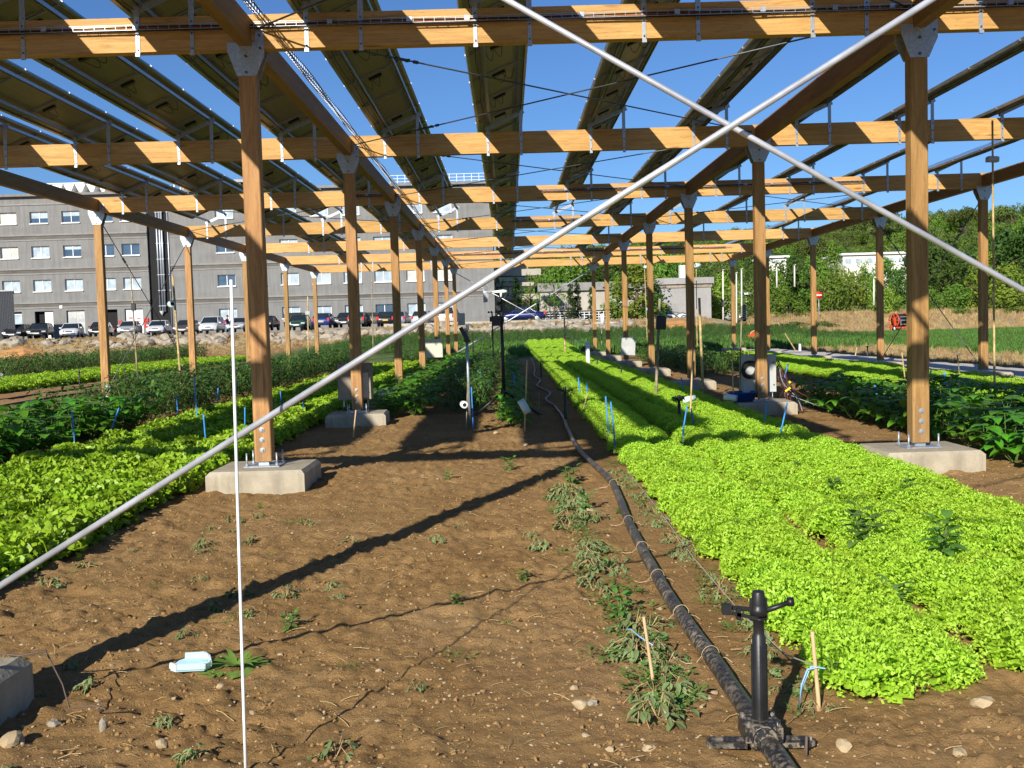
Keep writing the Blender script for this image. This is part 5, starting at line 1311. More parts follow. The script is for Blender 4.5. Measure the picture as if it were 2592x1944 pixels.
for px, py, sx, sz in ((371, 810, .45, .4), (371, 824, .35, .5), (305, 815, .3, .3), (234, 824, .35, .25)):
    p = pz(px, py); mb = MB(); mb.box((p.x, YB-.06, p.z), (sx, .1, sz)); bp('red_sign', mb, M['red'])
# roof plant
ac = bp('roof_chiller', (lambda m_: (m_.box((pz(160, 470).x, YB+6, top_z+.55), (8.2, 2, .55)), m_)[1])(MB()), M['white'])
for k in range(7):
    x = pz(92+k*30, 470).x; mb = MB(); mb.prism([(x-.05, top_z+.85), (x+.05, top_z+.85), (x+.6, top_z+1.95), (x-.6, top_z+1.95)], 'y', YB+5, YB+7); obj('cooling_coil', mb, M['white'], ac)
    if k % 2 == 0: mb = MB(); mb.lathe([(0, top_z+2.15), (.5, top_z+2.15), (.5, top_z+1.95)], (x, YB+6, 0), 12); obj('fan', mb, M['white'], ac)
mb = MB(); mb.box((pz(148, 470).x, YB+6, top_z+2.0), (7.6, 2.2, .10)); obj('coil_roof', mb, M['white'], ac)
mb = MB(); mb.box((pz(150, 470).x, YB+7.2, top_z+1.3), (7.4, .2, 1.3)); obj('coil_back', mb, M['dark'], ac)
for px0, px1, h in ((255, 330, 1.5),):
    mb = MB(); a, b = pz(px0, 480).x, pz(px1, 480).x
    for q in range(9): x = a+(b-a)*q/8; mb.box((x, YB+6, top_z+.26+h/2), (.08, 1.5, h))
    for q in range(3): mb.box(((a+b)/2, YB+6, top_z+.5+q*.5), (b-a, .06, .06))
    bp('roof_frame', mb, M['pvcgrey'])
a = pz(592, 455); mb = MB(); mb.box((a.x, YB+6, top_z+1.0), (2.4, 3, 1.7)); mb.box((a.x+1, YB+6, top_z+.9), (4.4, 3, 1.3)); bp('stair_head', mb, M['beige'])
mb = MB(); a, b = pz(985, 470).x, pz(1250, 470).x
for q in range(15): x = a+(b-a)*q/14; mb.box((x, YB+1, top_z+.75), (.045, .045, 1.0))
for q in range(3): mb.box(((a+b)/2, YB+1, top_z+.6+q*.33), (b-a, .04, .04))
bp('roof_railing', mb, M['white'])
mb = MB()
for px in (400, 417, 424): x = pz(px, 440).x; mb.tube([(x, YB+5, top_z), (x, YB+5, top_z+2.3)], .09, 8)
bp('vent_pipe', mb, M['white'])
# dark corrugated shed at the frame edge
a, b = at(-60, 790, 96), at(36, 790, 96); zt_ = at(36, 737, 96).z; sh = thing('corrugated_shed', 'dark grey corrugated metal shed at the edge of the car park', 'shed', ((a.x+b.x)/2, 97, 1.2))
mb = MB(); x = a.x; out = []
n_ = 46
for k in range(n_+1):
    x = a.x+(b.x-a.x)*k/n_; out.append((x, 96+(.06 if k % 2 else 0)))
P_ = [(x, y, 1.0) for x, y in out]+[(x, y, zt_) for x, y in out]; mb.add(P_, [(k, k+1, n_+2+k, n_+1+k) for k in range(n_)])
mb.prism([(a.x, 96.08), (b.x-.02, 96.08), (b.x*100/96, 100), (a.x, 100)], 'z', 1.0, zt_-.02); o = obj('wall', mb, M['pvcgrey'], sh, loc=(-(a.x+b.x)/2, -97, -1.2))
M['shedm'] = flat('dark_grey_sheet_metal', (.085, .09, .10), .5, .2, .15); o.data.materials[0] = M['shedm']
mb = MB(); mb.prism([(a.x, 95.9), (b.x+.08, 95.9), (b.x*100/96+.08, 100.1), (a.x, 100.1)], 'z', zt_, zt_+.12); obj('roof', mb, M['pvcgrey'], sh, loc=(-(a.x+b.x)/2, -97, -1.2))
# beige buildings right of the grey one
def simple_building(name, label, cat, x0, x1, y0, y1, parts):
    t = thing(name, label, cat, ((x0+x1)/2, (y0+y1)/2, 1.5)); off = (-(x0+x1)/2, -(y0+y1)/2, -1.5)
    for pn, mt, boxes in parts:
        for bb in boxes:
            mb = MB(); (xa, xb, ya, yb, za, zb_) = bb; mb.box(((xa+xb)/2, (ya+yb)/2, (za+zb_)/2), (xb-xa, yb-ya, zb_-za)); obj(pn, mb, M[mt], t, loc=off)
    return t
Yb2 = 113.0
q = lambda px, py, Y=Yb2: at(px, py, Y)
x0, x1 = q(1256, 750).x, q(1366, 750).x
simple_building('balcony_building', 'beige building with stacked horizontal balconies beyond the end of the grey block', 'building', x0, x1, Yb2, Yb2+10, (
    ('wall', 'beige', [(x0, x1-1.2, Yb2+1.2, Yb2+10, 1, q(1300, 668).z)]),
    ('balcony_slab', 'beige', [(x0-.3, x1+.2, Yb2-.2, Yb2+1.19, q(1300, 690).z-.35, q(1300, 690).z+.35), (x0-.3, x1-.6, Yb2-.2, Yb2+1.19, q(1300, 720).z-.2, q(1300, 720).z+.2), (x0-.3, x1-.1, Yb2-.2, Yb2+1.19, q(1300, 752).z-.3, q(1300, 752).z+.3)]),
    ('window', 'glass', [(x0+.3, x1-1.6, Yb2+1.1, Yb2+1.19, q(1300, 710).z, q(1300, 697).z), (x0+.3, x1-1.8, Yb2+1.1, Yb2+1.19, q(1300, 745).z, q(1300, 726).z)])))
x0, x1 = q(1366, 750).x, q(1700, 750).x
wt, wb = q(1480, 715).z, q(1480, 786).z
t = simple_building('low_beige_building', 'low beige building with a long strip of gridded windows behind the blue car', 'building', x0, x1, Yb2, Yb2+12, (
    ('wall', 'beige', [(x0, x1, Yb2, Yb2+12, wb, wt-.9), (x0, x1, Yb2+.3, Yb2+12, 1, wb-.01)]),
    ('roof_fascia', 'fband', [(x0-.2, x1+.2, Yb2-.35, Yb2+12, wt-.88, wt)]),
    ('canopy_roof', 'white', [(q(1368, 750).x, q(1410, 750).x, Yb2-2, Yb2-.01, q(1390, 747).z-.15, q(1390, 747).z)])))
for k in range(26):
    xx = x0+.3+k*(x1-x0-.6)/26; mb = MB(); mb.box((xx+.3, Yb2+.28, (wb+q(1480, 812).z)/2), (.07, .04, wb-q(1480, 812).z)); obj('mullion', mb, M['white'], t, loc=(-(x0+x1)/2, -(Yb2+6), -1.5))
for k in range(4):
    z = q(1480, 812).z+(wb-q(1480, 812).z)*(k+.4)/4; mb = MB(); mb.box(((x0+x1)/2, Yb2+.26, z), (x1-x0-.4, .04, .06)); obj('transom', mb, M['white'], t, loc=(-(x0+x1)/2, -(Yb2+6), -1.5))
mb = MB(); mb.box(((x0+x1)/2, Yb2+.295, (wb+q(1480, 812).z)/2), (x1-x0-.3, .008, wb-q(1480, 812).z)); obj('window_strip', mb, M['cglass'], t, loc=(-(x0+x1)/2, -(Yb2+6), -1.5))
# grey shed with graffiti
Yg = 99.0; q = lambda px, py, Y=Yg: at(px, py, Y)
x0, x1 = q(1666, 750).x, q(1800, 750).x; zt_ = q(1700, 704).z; zb_ = 1.0
gb = thing('graffiti_shed', 'grey rendered windowless shed with a painted graffiti tag', 'building', ((x0+x1)/2, Yg, 1.2)); off = (-(x0+x1)/2, -Yg, -1.2)
mb = MB(); mb.box(((x0+x1)/2, Yg+5, (zt_-.95+zb_)/2), (x1-x0, 10, zt_-.95-zb_)); obj('wall', mb, M['shedwall'], gb, loc=off)
mb = MB(); mb.box(((x0+x1)/2, Yg+4.9, zt_-.3), (x1-x0+.5, 10.4, .6)); obj('roof_fascia', mb, M['shedwall'], gb, loc=off)
mb = MB(); mb.box(((x0+x1)/2, Yg+4.95, zt_-.77), (x1-x0+.2, 10.1, .34)); obj('dark_band', mb, M['hardboard'], gb, loc=off)
mb = MB(); xx = q(1738, 690).x; mb.box((xx, Yg+2, zt_+.55), (.75, .8, 1.5)); obj('chimney', mb, M['whitehouse'], gb, loc=off)
def gcurve(pts, r_, mat, name, yoff):
    mb = MB(); mb.tube(smooth([(p_[0], Yg-yoff, p_[1]) for p_ in [(q(a, b).x, q(a, b).z) for a, b in pts]], 5), r_, 5, 0, False)
    for i, v in enumerate(mb.v): mb.v[i] = (v[0], Yg-yoff+(v[1]-(Yg-yoff))*.15, v[2])
    obj(name, mb, M[mat], gb, loc=off)
M['gfill'] = flat('pale_blue_white_spray', (.58, .63, .72), .7)
fills = [[(1676, 800), (1690, 793), (1706, 794), (1714, 800), (1708, 806), (1715, 814), (1706, 822), (1684, 822), (1678, 812)], [(1713, 796), (1728, 791), (1742, 795), (1745, 803), (1736, 808), (1752, 820), (1738, 822), (1726, 812), (1716, 822), (1710, 812)]]
for f_ in fills:
    mb = MB(); P_ = [(q(a, b).x, q(a, b).z) for a, b in f_]; mb.prism(P_, 'y', Yg-.008, Yg-.002); obj('graffiti_fill', mb, M['gfill'], gb, loc=off)
for c_ in ([(1680, 822), (1684, 806), (1680, 800), (1692, 794), (1706, 796), (1711, 801), (1705, 807), (1692, 808), (1706, 808), (1712, 815), (1704, 822), (1686, 823), (1680, 820)],
           [(1690, 803), (1696, 799), (1701, 802), (1694, 805)], [(1690, 817), (1698, 812), (1703, 816), (1694, 819)],
           [(1716, 822), (1720, 808), (1713, 798), (1726, 792), (1740, 796), (1744, 803), (1736, 808), (1724, 809), (1742, 818), (1756, 821)], [(1724, 803), (1730, 798), (1737, 801), (1730, 804)], [(1674, 812), (1668, 802), (1676, 796), (1668, 792)]):
    gcurve(c_, .055, 'darksteel', 'graffiti_line', .012)
# white houses on the hill
def house(px0, px1, pyt, pyb, Y, label, nwin):
    a, b = at(px0, pyb, Y), at(px1, pyt, Y); hs = thing('white_house', label, 'house', ((a.x+b.x)/2, Y, a.z)); off = (-(a.x+b.x)/2, -Y, -a.z)
    mb = MB(); mb.box(((a.x+b.x)/2, Y+4, (a.z-4+b.z)/2), (b.x-a.x, 8, b.z-a.z+4)); obj('wall', mb, M['whitehouse'], hs, loc=off)
    mb = MB(); mb.box(((a.x+b.x)/2, Y+4, b.z+.15), (b.x-a.x+.8, 8.8, .28)); obj('roof_edge', mb, M['white'], hs, loc=off)
    for k in range(nwin):
        x = a.x+(b.x-a.x)*(k+.5)/nwin; mb = MB(); mb.box((x, Y-.03, (a.z+b.z)/2), (min(2.2, (b.x-a.x)/nwin*.6), .05, (b.z-a.z)*.4)); obj('window', mb, M['glass2'], hs, loc=off)
house(2134, 2295, 642, 676, 150, 'long white flat roofed house among the trees on the slope', 6)
house(1945, 1990, 652, 672, 152, 'small cream house on the slope behind the dark trees', 3)
house(1868, 1890, 746, 782, 118, 'small white hut behind the lamp posts', 1)

# ------------------------------------------------------------------ boulders
rng = random.Random(12)
BM = [blob(s, 2, .72).mesh('boulder', [M['rock']]) for s in range(201, 207)]
def boulder(px, py, Y, w_, label):
    p = at(px, py, Y); o = bpy.data.objects.new('boulder', BM[rng.randrange(6)]); C.objects.link(o); o.location = p
    o.rotation_euler = (rng.uniform(-.4, .4), rng.uniform(-.3, .3), rng.uniform(0, 6.28)); o.scale = (w_, w_*.9, w_*rng.uniform(.7, .95)); tag(o, label, 'boulder', 'limestone boulders in the bank below the car park')
def bands(px0, px1, y0, y1, n_, label, ws=(.35, .75)):
    for k in range(n_):
        t = (k+rng.uniform(.1, .9))/n_; px = px0+(px1-px0)*t; r_ = rng.random(); py = y0+(y1-y0)*r_
        Y = 84.0
        while Y < 93.2:
            p = at(px, py, Y)
            if p.z <= float(terr(p.x, Y))+.12: break
            Y += .1
        # push to where it meets the ground
        o_w = rng.uniform(*ws); sz = 'big' if o_w > ws[0]+(ws[1]-ws[0])*.66 else ('small' if o_w < ws[0]+(ws[1]-ws[0])*.33 else 'middling')
        boulder(px, py, Y, o_w, sz+' pale '+label+', '+('upper course' if r_ < .4 else ('lower course' if r_ > .7 else 'mid course'))+(', near side' if t < .5 else ', far side'))
bands(10, 60, 862, 872, 5, 'boulder below the dark shed')
bands(105, 180, 862, 874, 5, 'boulder below the black estate car', (.35, .6))
bands(225, 300, 860, 880, 6, 'boulder half buried near the outer post', (.35, .7))
bands(300, 400, 852, 878, 15, 'boulder below the silver saloon', (.4, .9))
bands(400, 500, 850, 872, 12, 'boulder below the white hatchback', (.35, .85))
bands(505, 580, 848, 868, 11, 'boulder below the white people carrier')
bands(680, 730, 846, 866, 8, 'boulder below the dark saloon')
bands(745, 870, 842, 862, 15, 'boulder below the green and blue cars', (.4, .85))
bands(900, 1050, 836, 850, 16, 'boulder below the rear parked cars')
bands(1060, 1250, 826, 842, 26, 'boulder left of the weather mast', (.35, .75))
bands(1245, 1420, 821, 841, 34, 'boulder below the blue saloon', (.35, .8))
bands(1420, 1590, 818, 838, 34, 'boulder by the cypress trees', (.35, .8))
for px0, px1, py, lab in ((1000, 1340, 819, 'low pale concrete kerb wall along the car park in front of the grey building'),):
    a, b = at(px0, py, 93.2), at(px1, py-9, 93.2); mb = MB(); mb.box(((a.x+b.x)/2+2, 93.2, 1.75), (b.x-a.x+6, .25, .5)); tag(obj('kerb_wall', mb, M['beige']), lab, 'wall')
p = at(1716, 836, 84); mb = blob(300, 3, .42)
for i, v in enumerate(mb.v): mb.v[i] = (v[0], v[1], max(v[2], -.1))
o = obj('soil_heap', mb, M['earth'], loc=(p.x, 84, float(terr(p.x, 84))-.05)); o.scale = (2.6, 1.8, 1.7); tag(o, 'orange brown heap of earth in front of the graffiti shed', 'earth heap')
p = at(58, 880, 84); o = obj('soil_heap', mb, M['earth'], loc=(p.x, 84, -.1)); o.scale = (2.3, 1.5, 2.0); tag(o, 'small ochre heap of earth below the dark shed', 'earth heap')

# ------------------------------------------------------------------ cars
def car(px, py, label, col, kind='hatch', rz=0.0, Y=97.0, rear=False, metal=.3):
    p = at(px, py, Y); zg = float(terr(p.x, Y))+.03
    zc_ = at(px, py, Y).z
    nm_ = 'parked_car'; t = thing(nm_, label, 'car', (p.x, Y, max(zg, min(zg+.4, zc_))), rz+(math.pi if rear else 0), 'cars parked in front of the grey building')
    key = 'paint_%d_%d_%d' % tuple(int(c*999) for c in col)
    if key not in M: M[key] = flat(key, col, .28, metal, .05, .6, 2, 0)
    paint = M[key]
    L, W, H = {'hatch': (3.9, 1.68, 1.42), 'sedan': (4.4, 1.72, 1.40), 'estate': (4.5, 1.74, 1.46), 'mpv': (4.2, 1.74, 1.62)}[kind]
    hl = L/2
    # body stations along y, front at -y: (y, z_bottom, z_top, half width)
    belt = .92 if kind != 'mpv' else .98
    if kind == 'sedan': top = [(-hl, .55), (-hl+.08, .68), (-hl+.9, .84), (-hl+1.25, belt), (hl-1.0, belt+.03), (hl-.12, belt-.02), (hl, .72)]
    elif kind == 'mpv': top = [(-hl, .6), (-hl+.08, .76), (-hl+.65, .96), (-hl+.85, belt+.04), (hl-.25, belt+.05), (hl-.05, belt), (hl, .7)]
    else: top = [(-hl, .55), (-hl+.08, .68), (-hl+.8, .85), (-hl+1.05, belt), (hl-.35, belt+.04), (hl-.07, belt), (hl, .7)]
    mb = MB(); rings = []
    for i, (y, zt) in enumerate(top):
        zb_ = .30 if 0 < i < len(top)-1 else .36; hw = W/2*(.86 if i in (0, len(top)-1) else (.96 if i in (1, len(top)-2) else 1))
        rings.append([(-hw*.93, y, zb_), (-hw, y, zb_+.14), (-hw, y, zb_+(zt-zb_)*.62), (-hw*.93, y, zt-.03), (-hw*.55, y, zt+.015), (hw*.55, y, zt+.015), (hw*.93, y, zt-.03), (hw, y, zb_+(zt-zb_)*.62), (hw, y, zb_+.14), (hw*.93, y, zb_)])
    n_ = 10; P_ = [v for r_ in rings for v in r_]; F_ = []
    for i in range(len(rings)-1):
        for k in range(n_): k2 = (k+1) % n_; F_.append((i*n_+k, (i+1)*n_+k, (i+1)*n_+k2, i*n_+k2))
    F_.append(tuple(range(n_))); F_.append(tuple(reversed(range((len(rings)-1)*n_, len(rings)*n_)))); mb.add(P_, F_, 0, True)
    body = obj('body', mb, paint, t)
    ya = {'hatch': -hl+1.0, 'sedan': -hl+1.2, 'estate': -hl+1.15, 'mpv': -hl+.75}[kind]; yb = {'hatch': hl-.15, 'sedan': hl-.75, 'estate': hl-.08, 'mpv': hl-.12}[kind]
    yc, yd = ya+(.75 if kind != 'mpv' else .85), yb-{'hatch': .45, 'sedan': .75, 'estate': .28, 'mpv': .28}[kind]
    hw0, hw1 = W/2*.93, W/2*.74; zb_ = belt-.02; zr_ = H-.05
    B_ = [(-hw0, ya, zb_), (hw0, ya, zb_), (hw0, yb, zb_), (-hw0, yb, zb_)]; T_ = [(-hw1, yc, zr_), (hw1, yc, zr_), (hw1, yd, zr_), (-hw1, yd, zr_)]
    mb = MB(); mb.add(B_+T_, [(0, 1, 5, 4), (1, 2, 6, 5), (2, 3, 7, 6), (3, 0, 4, 7)]); obj('windows', mb, M['cglass'], t)
    mb = MB()
    Rr = [(-hw1-.01, yc-.03, zr_), (hw1+.01, yc-.03, zr_), (hw1+.01, yd+.03, zr_), (-hw1-.01, yd+.03, zr_)]
    mb.add(Rr+[(x*.86, y*.92+.0, zr_+.055) for x, y, z in Rr], [(0, 1, 5, 4), (1, 2, 6, 5), (2, 3, 7, 6), (3, 0, 4, 7), (4, 5, 6, 7)], 0, True)
    for i in range(4):
        a_, b_ = Vector(B_[i]), Vector(T_[i]); mb.tube([a_, b_], .035, 5, 0, False)
    for s_ in (-1, 1):
        for f_ in ((.42,) if kind == 'hatch' else (.36, .70)):
            a_ = Vector((s_*hw0, ya+(yb-ya)*f_, zb_)); b_ = Vector((s_*hw1, yc+(yd-yc)*f_, zr_)); mb.tube([a_, b_], .03, 5, 0, False)
    obj('roof', mb, paint, t)
    for sx in (-1, 1):
        for yy in (-hl+.78, hl-.72):
            mb = MB(); mb.lathe([(0, -.1), (.30, -.1), (.315, -.06), (.315, .09), (.24, .1), (.22, .07)], (sx*(W/2-.10), yy, .315), 18, 0, 'x' if sx > 0 else 'x')
            wh = obj('wheel', mb, M['tyre'], t); mb = MB(); mb.lathe([(.215, .075), (.19, .095), (.05, .08), (0, .085)] if sx > 0 else [(.215, -.102), (.19, -.112), (.05, -.104), (0, -.106)], (sx*(W/2-.10), yy, .315), 14, 0, 'x'); obj('rim', mb, M['rim'], wh)
    for s_ in (-1, 1):
        mb = MB(); mb.box((s_*W*.36, -hl+.06, .66), (.34, .16, .13), 0, Matrix.Rotation(s_*.25, 3, 'Z')); obj('headlight', mb, M['lamp'], t)
        mb = MB(); mb.box((s_*W*.41, hl-.03, .80), (.18, .1, .30)); obj('tail_light', mb, M['red'], t)
        mb = MB(); mb.box((s_*(W/2+.07), ya+.28, belt+.06), (.18, .09, .12)); obj('mirror', mb, paint, t)
    mb = MB(); mb.box((0, -hl-.005, .62), (.55, .03, .08)); mb.box((0, -hl+.0, .40), (1.1, .04, .10)); obj('grille', mb, M['black'], t)
    mb = MB(); mb.box((0, -hl-.02, .50), (.50, .02, .11)); obj('number_plate', mb, M['plate'], t)
    mb = MB(); mb.box((0, hl+.005, .62), (.50, .02, .11)); obj('number_plate', mb, M['yplate'], t)
    return t
W_, SV, GY, BK, DB = (.72, .73, .74), (.42, .43, .44), (.17, .17, .17), (.02, .02, .024), (.012, .02, .10)
car(46, 862, 'black car half hidden behind the dark shed', BK, 'estate', .2)
car(104, 857, 'black estate car parked between the shed and the white hatchback', BK, 'estate', .25)
car(183, 856, 'white hatchback nearest the shed, second from the black estate', W_, 'hatch', .25)
car(257, 853, 'black hatchback behind the first outer post with glinting headlight', BK, 'hatch', .2)
car(330, 850, 'silver grey saloon right of the first outer post', SV, 'sedan', .2)
car(404, 849, 'white hatchback in front of the dark ducts of the building', W_, 'hatch', .12)
car(474, 848, 'dark grey and red car behind the second outer post', (.09, .06, .06), 'hatch', .05)
car(538, 845, 'white people carrier with a person walking beside it', W_, 'mpv', .08)
car(607, 841, 'silver saloon cut by the front post and the white rod', SV, 'sedan', .05)
car(676, 837, 'dark maroon saloon just right of the front post', (.035, .018, .02), 'sedan', .02)
car(759, 836, 'dark green hatchback with pale number plate', (.012, .06, .035), 'hatch', .03)
car(750, 828, 'dark car parked behind the green hatchback', (.025, .03, .035), 'estate', .03, 102.5)
car(822, 831, 'blue hatchback seen from behind with a yellow plate', (.02, .05, .22), 'hatch', .0, 97, True)
car(878, 829, 'black car left of the third post of the near line', BK, 'hatch', 0, 98)
car(911, 828, 'grey car peeping out right of the third post', GY, 'hatch', -.05, 98, True)
car(944, 827, 'beige grey saloon seen from behind', (.20, .18, .15), 'sedan', 0, 100, True)
car(982, 827, 'black car in front of the silver one near the fourth post', BK, 'hatch', 0, 98, True)
car(1013, 826, 'silver hatchback right of the fourth post', (.30, .34, .42), 'hatch', -.06, 99, True)
car(1072, 825, 'white and silver car under the brace tube', (.55, .56, .58), 'hatch', -.1, 98, True)
car(1137, 822, 'white hatchback with red tail lights between far posts', W_, 'mpv', -.1, 96.5, True)
car(1322, 817, 'dark blue saloon parked side on below the cypress', DB, 'sedan', R_(-97), 96.5)

# ------------------------------------------------------------------ person by the white people carrier
p = at(574, 846, 95.2); pe = thing('person', 'person in dark jacket and pale jeans with a magenta bag bending by a car', 'person', (p.x, 95.2, float(terr(p.x, 95.2))+.02), R_(75))
def skinned(name, verts, edges, rad, mat, sub=1):
    me = bpy.data.meshes.new(name); me.from_pydata(verts, edges, []); me.materials.append(mat)
    o = bpy.data.objects.new(name, me); C.objects.link(o); o.parent = pe
    m1 = o.modifiers.new('skin', 'SKIN')
    for i, r_ in enumerate(rad): me.skin_vertices[0].data[i].radius = (r_, r_)
    me.skin_vertices[0].data[0].use_root = True
    m1.use_smooth_shade = True; m2 = o.modifiers.new('sub', 'SUBSURF'); m2.levels = sub; m2.render_levels = sub; return o
BV = [(0, 0, .88), (0, -.03, 1.10), (0, -.10, 1.32), (0, -.13, 1.44), (0, -.17, 1.56), (0, -.18, 1.64),
      (-.18, -.10, 1.33), (-.24, -.14, 1.08), (-.22, -.30, .92), (.18, -.10, 1.33), (.25, -.08, 1.08), (.24, -.16, .86),
      (-.09, 0, .84), (-.10, -.08, .48), (-.10, .10, .09), (-.10, -.04, .04), (.09, 0, .84), (.10, -.14, .50), (.10, -.26, .09), (.10, -.40, .05)]
BE_ = [(0, 1), (1, 2), (2, 3), (3, 4), (4, 5), (2, 6), (6, 7), (7, 8), (2, 9), (9, 10), (10, 11), (0, 12), (12, 13), (13, 14), (14, 15), (0, 16), (16, 17), (17, 18), (18, 19)]
BR = [.13, .12, .14, .055, .085, .085, .06, .045, .035, .06, .045, .035, .09, .065, .045, .04, .09, .065, .045, .04]
skinned('body', BV, BE_, BR, M['skin'])
skinned('jacket', [BV[i] for i in (0, 1, 2, 6, 7, 8, 9, 10, 11)], [(0, 1), (1, 2), (2, 3), (3, 4), (4, 5), (2, 6), (6, 7), (7, 8)], [.15, .145, .165, .08, .062, .045, .08, .062, .045], M['jacket'])
skinned('jeans', [BV[i] for i in (0, 12, 13, 14, 16, 17, 18)], [(0, 1), (1, 2), (2, 3), (0, 4), (4, 5), (5, 6)], [.145, .105, .08, .06, .105, .08, .06], M['jeans'])
mb = blob(5, 2, 1.0); hr = obj('hair', mb, M['hair'], pe, loc=(0, -.155, 1.665)); hr.scale = (.10, .115, .10)
mb = MB(); mb.cbox((0, .14, 1.12), (.30, .16, .36), .05); obj('shoulder_bag', mb, M['bag'], pe)

# ------------------------------------------------------------------ trees
def crown_mesh(seed, kind, mat):
    rng = random.Random(seed); mb = MB(); clumps = []
    if kind == 'round':
        for i in range(46):
            u = Vector((rng.gauss(0, 1), rng.gauss(0, 1), rng.gauss(0, 1))).normalized()*rng.uniform(.35, .95)
            clumps.append((Vector((u.x*.50, u.y*.50, .56+u.z*.42)), rng.uniform(.10, .19)))
        leafs, ls = 44, .030
    elif kind == 'tall':
        for i in range(44):
            h = rng.uniform(.10, 1.0); r_ = .27*math.sin(min(1, h*1.05+.05)*math.pi)**.6; a = rng.uniform(0, 6.28); q_ = rng.random()**.5
            clumps.append((Vector((math.cos(a)*r_*q_, math.sin(a)*r_*q_, h*.93)), rng.uniform(.07, .13)))
        leafs, ls = 44, .024
    elif kind == 'umbrella':
        for i in range(44):
            a = rng.uniform(0, 6.28); q_ = rng.random()**.5*.52; clumps.append((Vector((math.cos(a)*q_, math.sin(a)*q_, .80-.35*q_*q_+rng.uniform(-.07, .08))), rng.uniform(.08, .13)))
        leafs, ls = 56, .026
    elif kind == 'cypress':
        for i in range(60):
            h = rng.uniform(.02, 1.0); r_ = .105*(1-h)**.45*min(1, (h+.05)/.18); a = rng.uniform(0, 6.28); clumps.append((Vector((math.cos(a)*r_*rng.random()**.4, math.sin(a)*r_*rng.random()**.4, h*.97)), rng.uniform(.03, .05)))
        leafs, ls = 40, .016
    elif kind == 'sparse':
        for i in range(30):
            h = rng.uniform(.3, 1.0); a = rng.uniform(0, 6.28); r_ = .34*rng.random()**.6; clumps.append((Vector((math.cos(a)*r_, math.sin(a)*r_, h*.95)), rng.uniform(.05, .10)))
        leafs, ls = 26, .020
    else:      # shrub
        for i in range(30):
            a = rng.uniform(0, 6.28); q_ = rng.random()**.5*.5; clumps.append((Vector((math.cos(a)*q_, math.sin(a)*q_, .18+.55*math.sqrt(max(0, 1-(q_/.55)**2))*rng.uniform(.3, 1))), rng.uniform(.10, .16)))
        leafs, ls = 56, .034
    for c, r_ in clumps:
        for k in range(leafs):
            u = Vector((rng.gauss(0, 1), rng.gauss(0, 1), rng.gauss(0, 1)+.25)).normalized(); p = c+u*r_*rng.uniform(.55, 1.08)
            n_ = (u+Vector((rng.gauss(0, .55), rng.gauss(0, .55), rng.gauss(0, .55)))).normalized(); a_ = n_.orthogonal().normalized(); a_ = Matrix.Rotation(rng.uniform(0, 6.28), 3, n_) @ a_; b_ = n_.cross(a_)
            s1 = ls*rng.uniform(.6, 1.3)
            mb.add([p-a_*s1, p-b_*s1*.55, p+a_*s1, p+b_*s1*.55+n_*s1*.25], [(0, 1, 2, 3)])
    return mb.mesh('crown', [mat])
def trunk_mesh(seed, kind):
    rng = random.Random(seed); mb = MB(); H = {'umbrella': .74, 'sparse': .8, 'cypress': .5}.get(kind, .6); r0 = .028 if kind != 'cypress' else .015
    mb.tube([(0, 0, -.06), (.01, 0, H*.3), (-.01, .01, H*.65), (0, 0, H)], [r0, r0*.8, r0*.6, r0*.3], 7)
    for k in range(7):
        a = k*2.4+rng.random(); h = H*rng.uniform(.4, .9); L = .3 if kind != 'cypress' else .05
        mb.tube([(0, 0, h), (math.cos(a)*L*.5, math.sin(a)*L*.5, h+.1), (math.cos(a)*L, math.sin(a)*L, h+.16)], [r0*.45, r0*.3, r0*.12], 5, 0, False)
    return mb.mesh('trunk', [M['bark']])
CR = {}
def get_tree(kind, mat, v):
    k = (kind, mat, v)
    if k not in CR: CR[k] = (crown_mesh(hash_(k), kind, M[mat]), trunk_mesh(v+9, kind))
    return CR[k]
def hash_(k): return sum(ord(c)*(i+3) for i, c in enumerate(str(k))) % 9973
rng = random.Random(33)
def tree(px, pyb, pyt, Y, wide, kind, mat, name, label, cat='tree', group=None):
    b = at(px, pyb, Y); t_ = at(px, pyt, Y); H = t_.z-b.z
    zg = float(terr(b.x, Y)); 
    if zg < b.z: H = t_.z-zg; b.z = zg
    v = rng.randrange(3); cm, tm = get_tree(kind, mat, v)
    t = thing(name, label, cat, (b.x, Y, b.z), rng.uniform(0, 6.28), group)
    base_w = {'round': 1.15, 'tall': .58, 'umbrella': 1.25, 'cypress': .26, 'sparse': .75, 'shrub': 1.15}[kind]
    k = wide*Y/2592/base_w
    t.scale = (k, k*rng.uniform(.85, 1.1), H)
    mkobj('crown', cm, t)
    mkobj('trunk', tm, t)
    return t
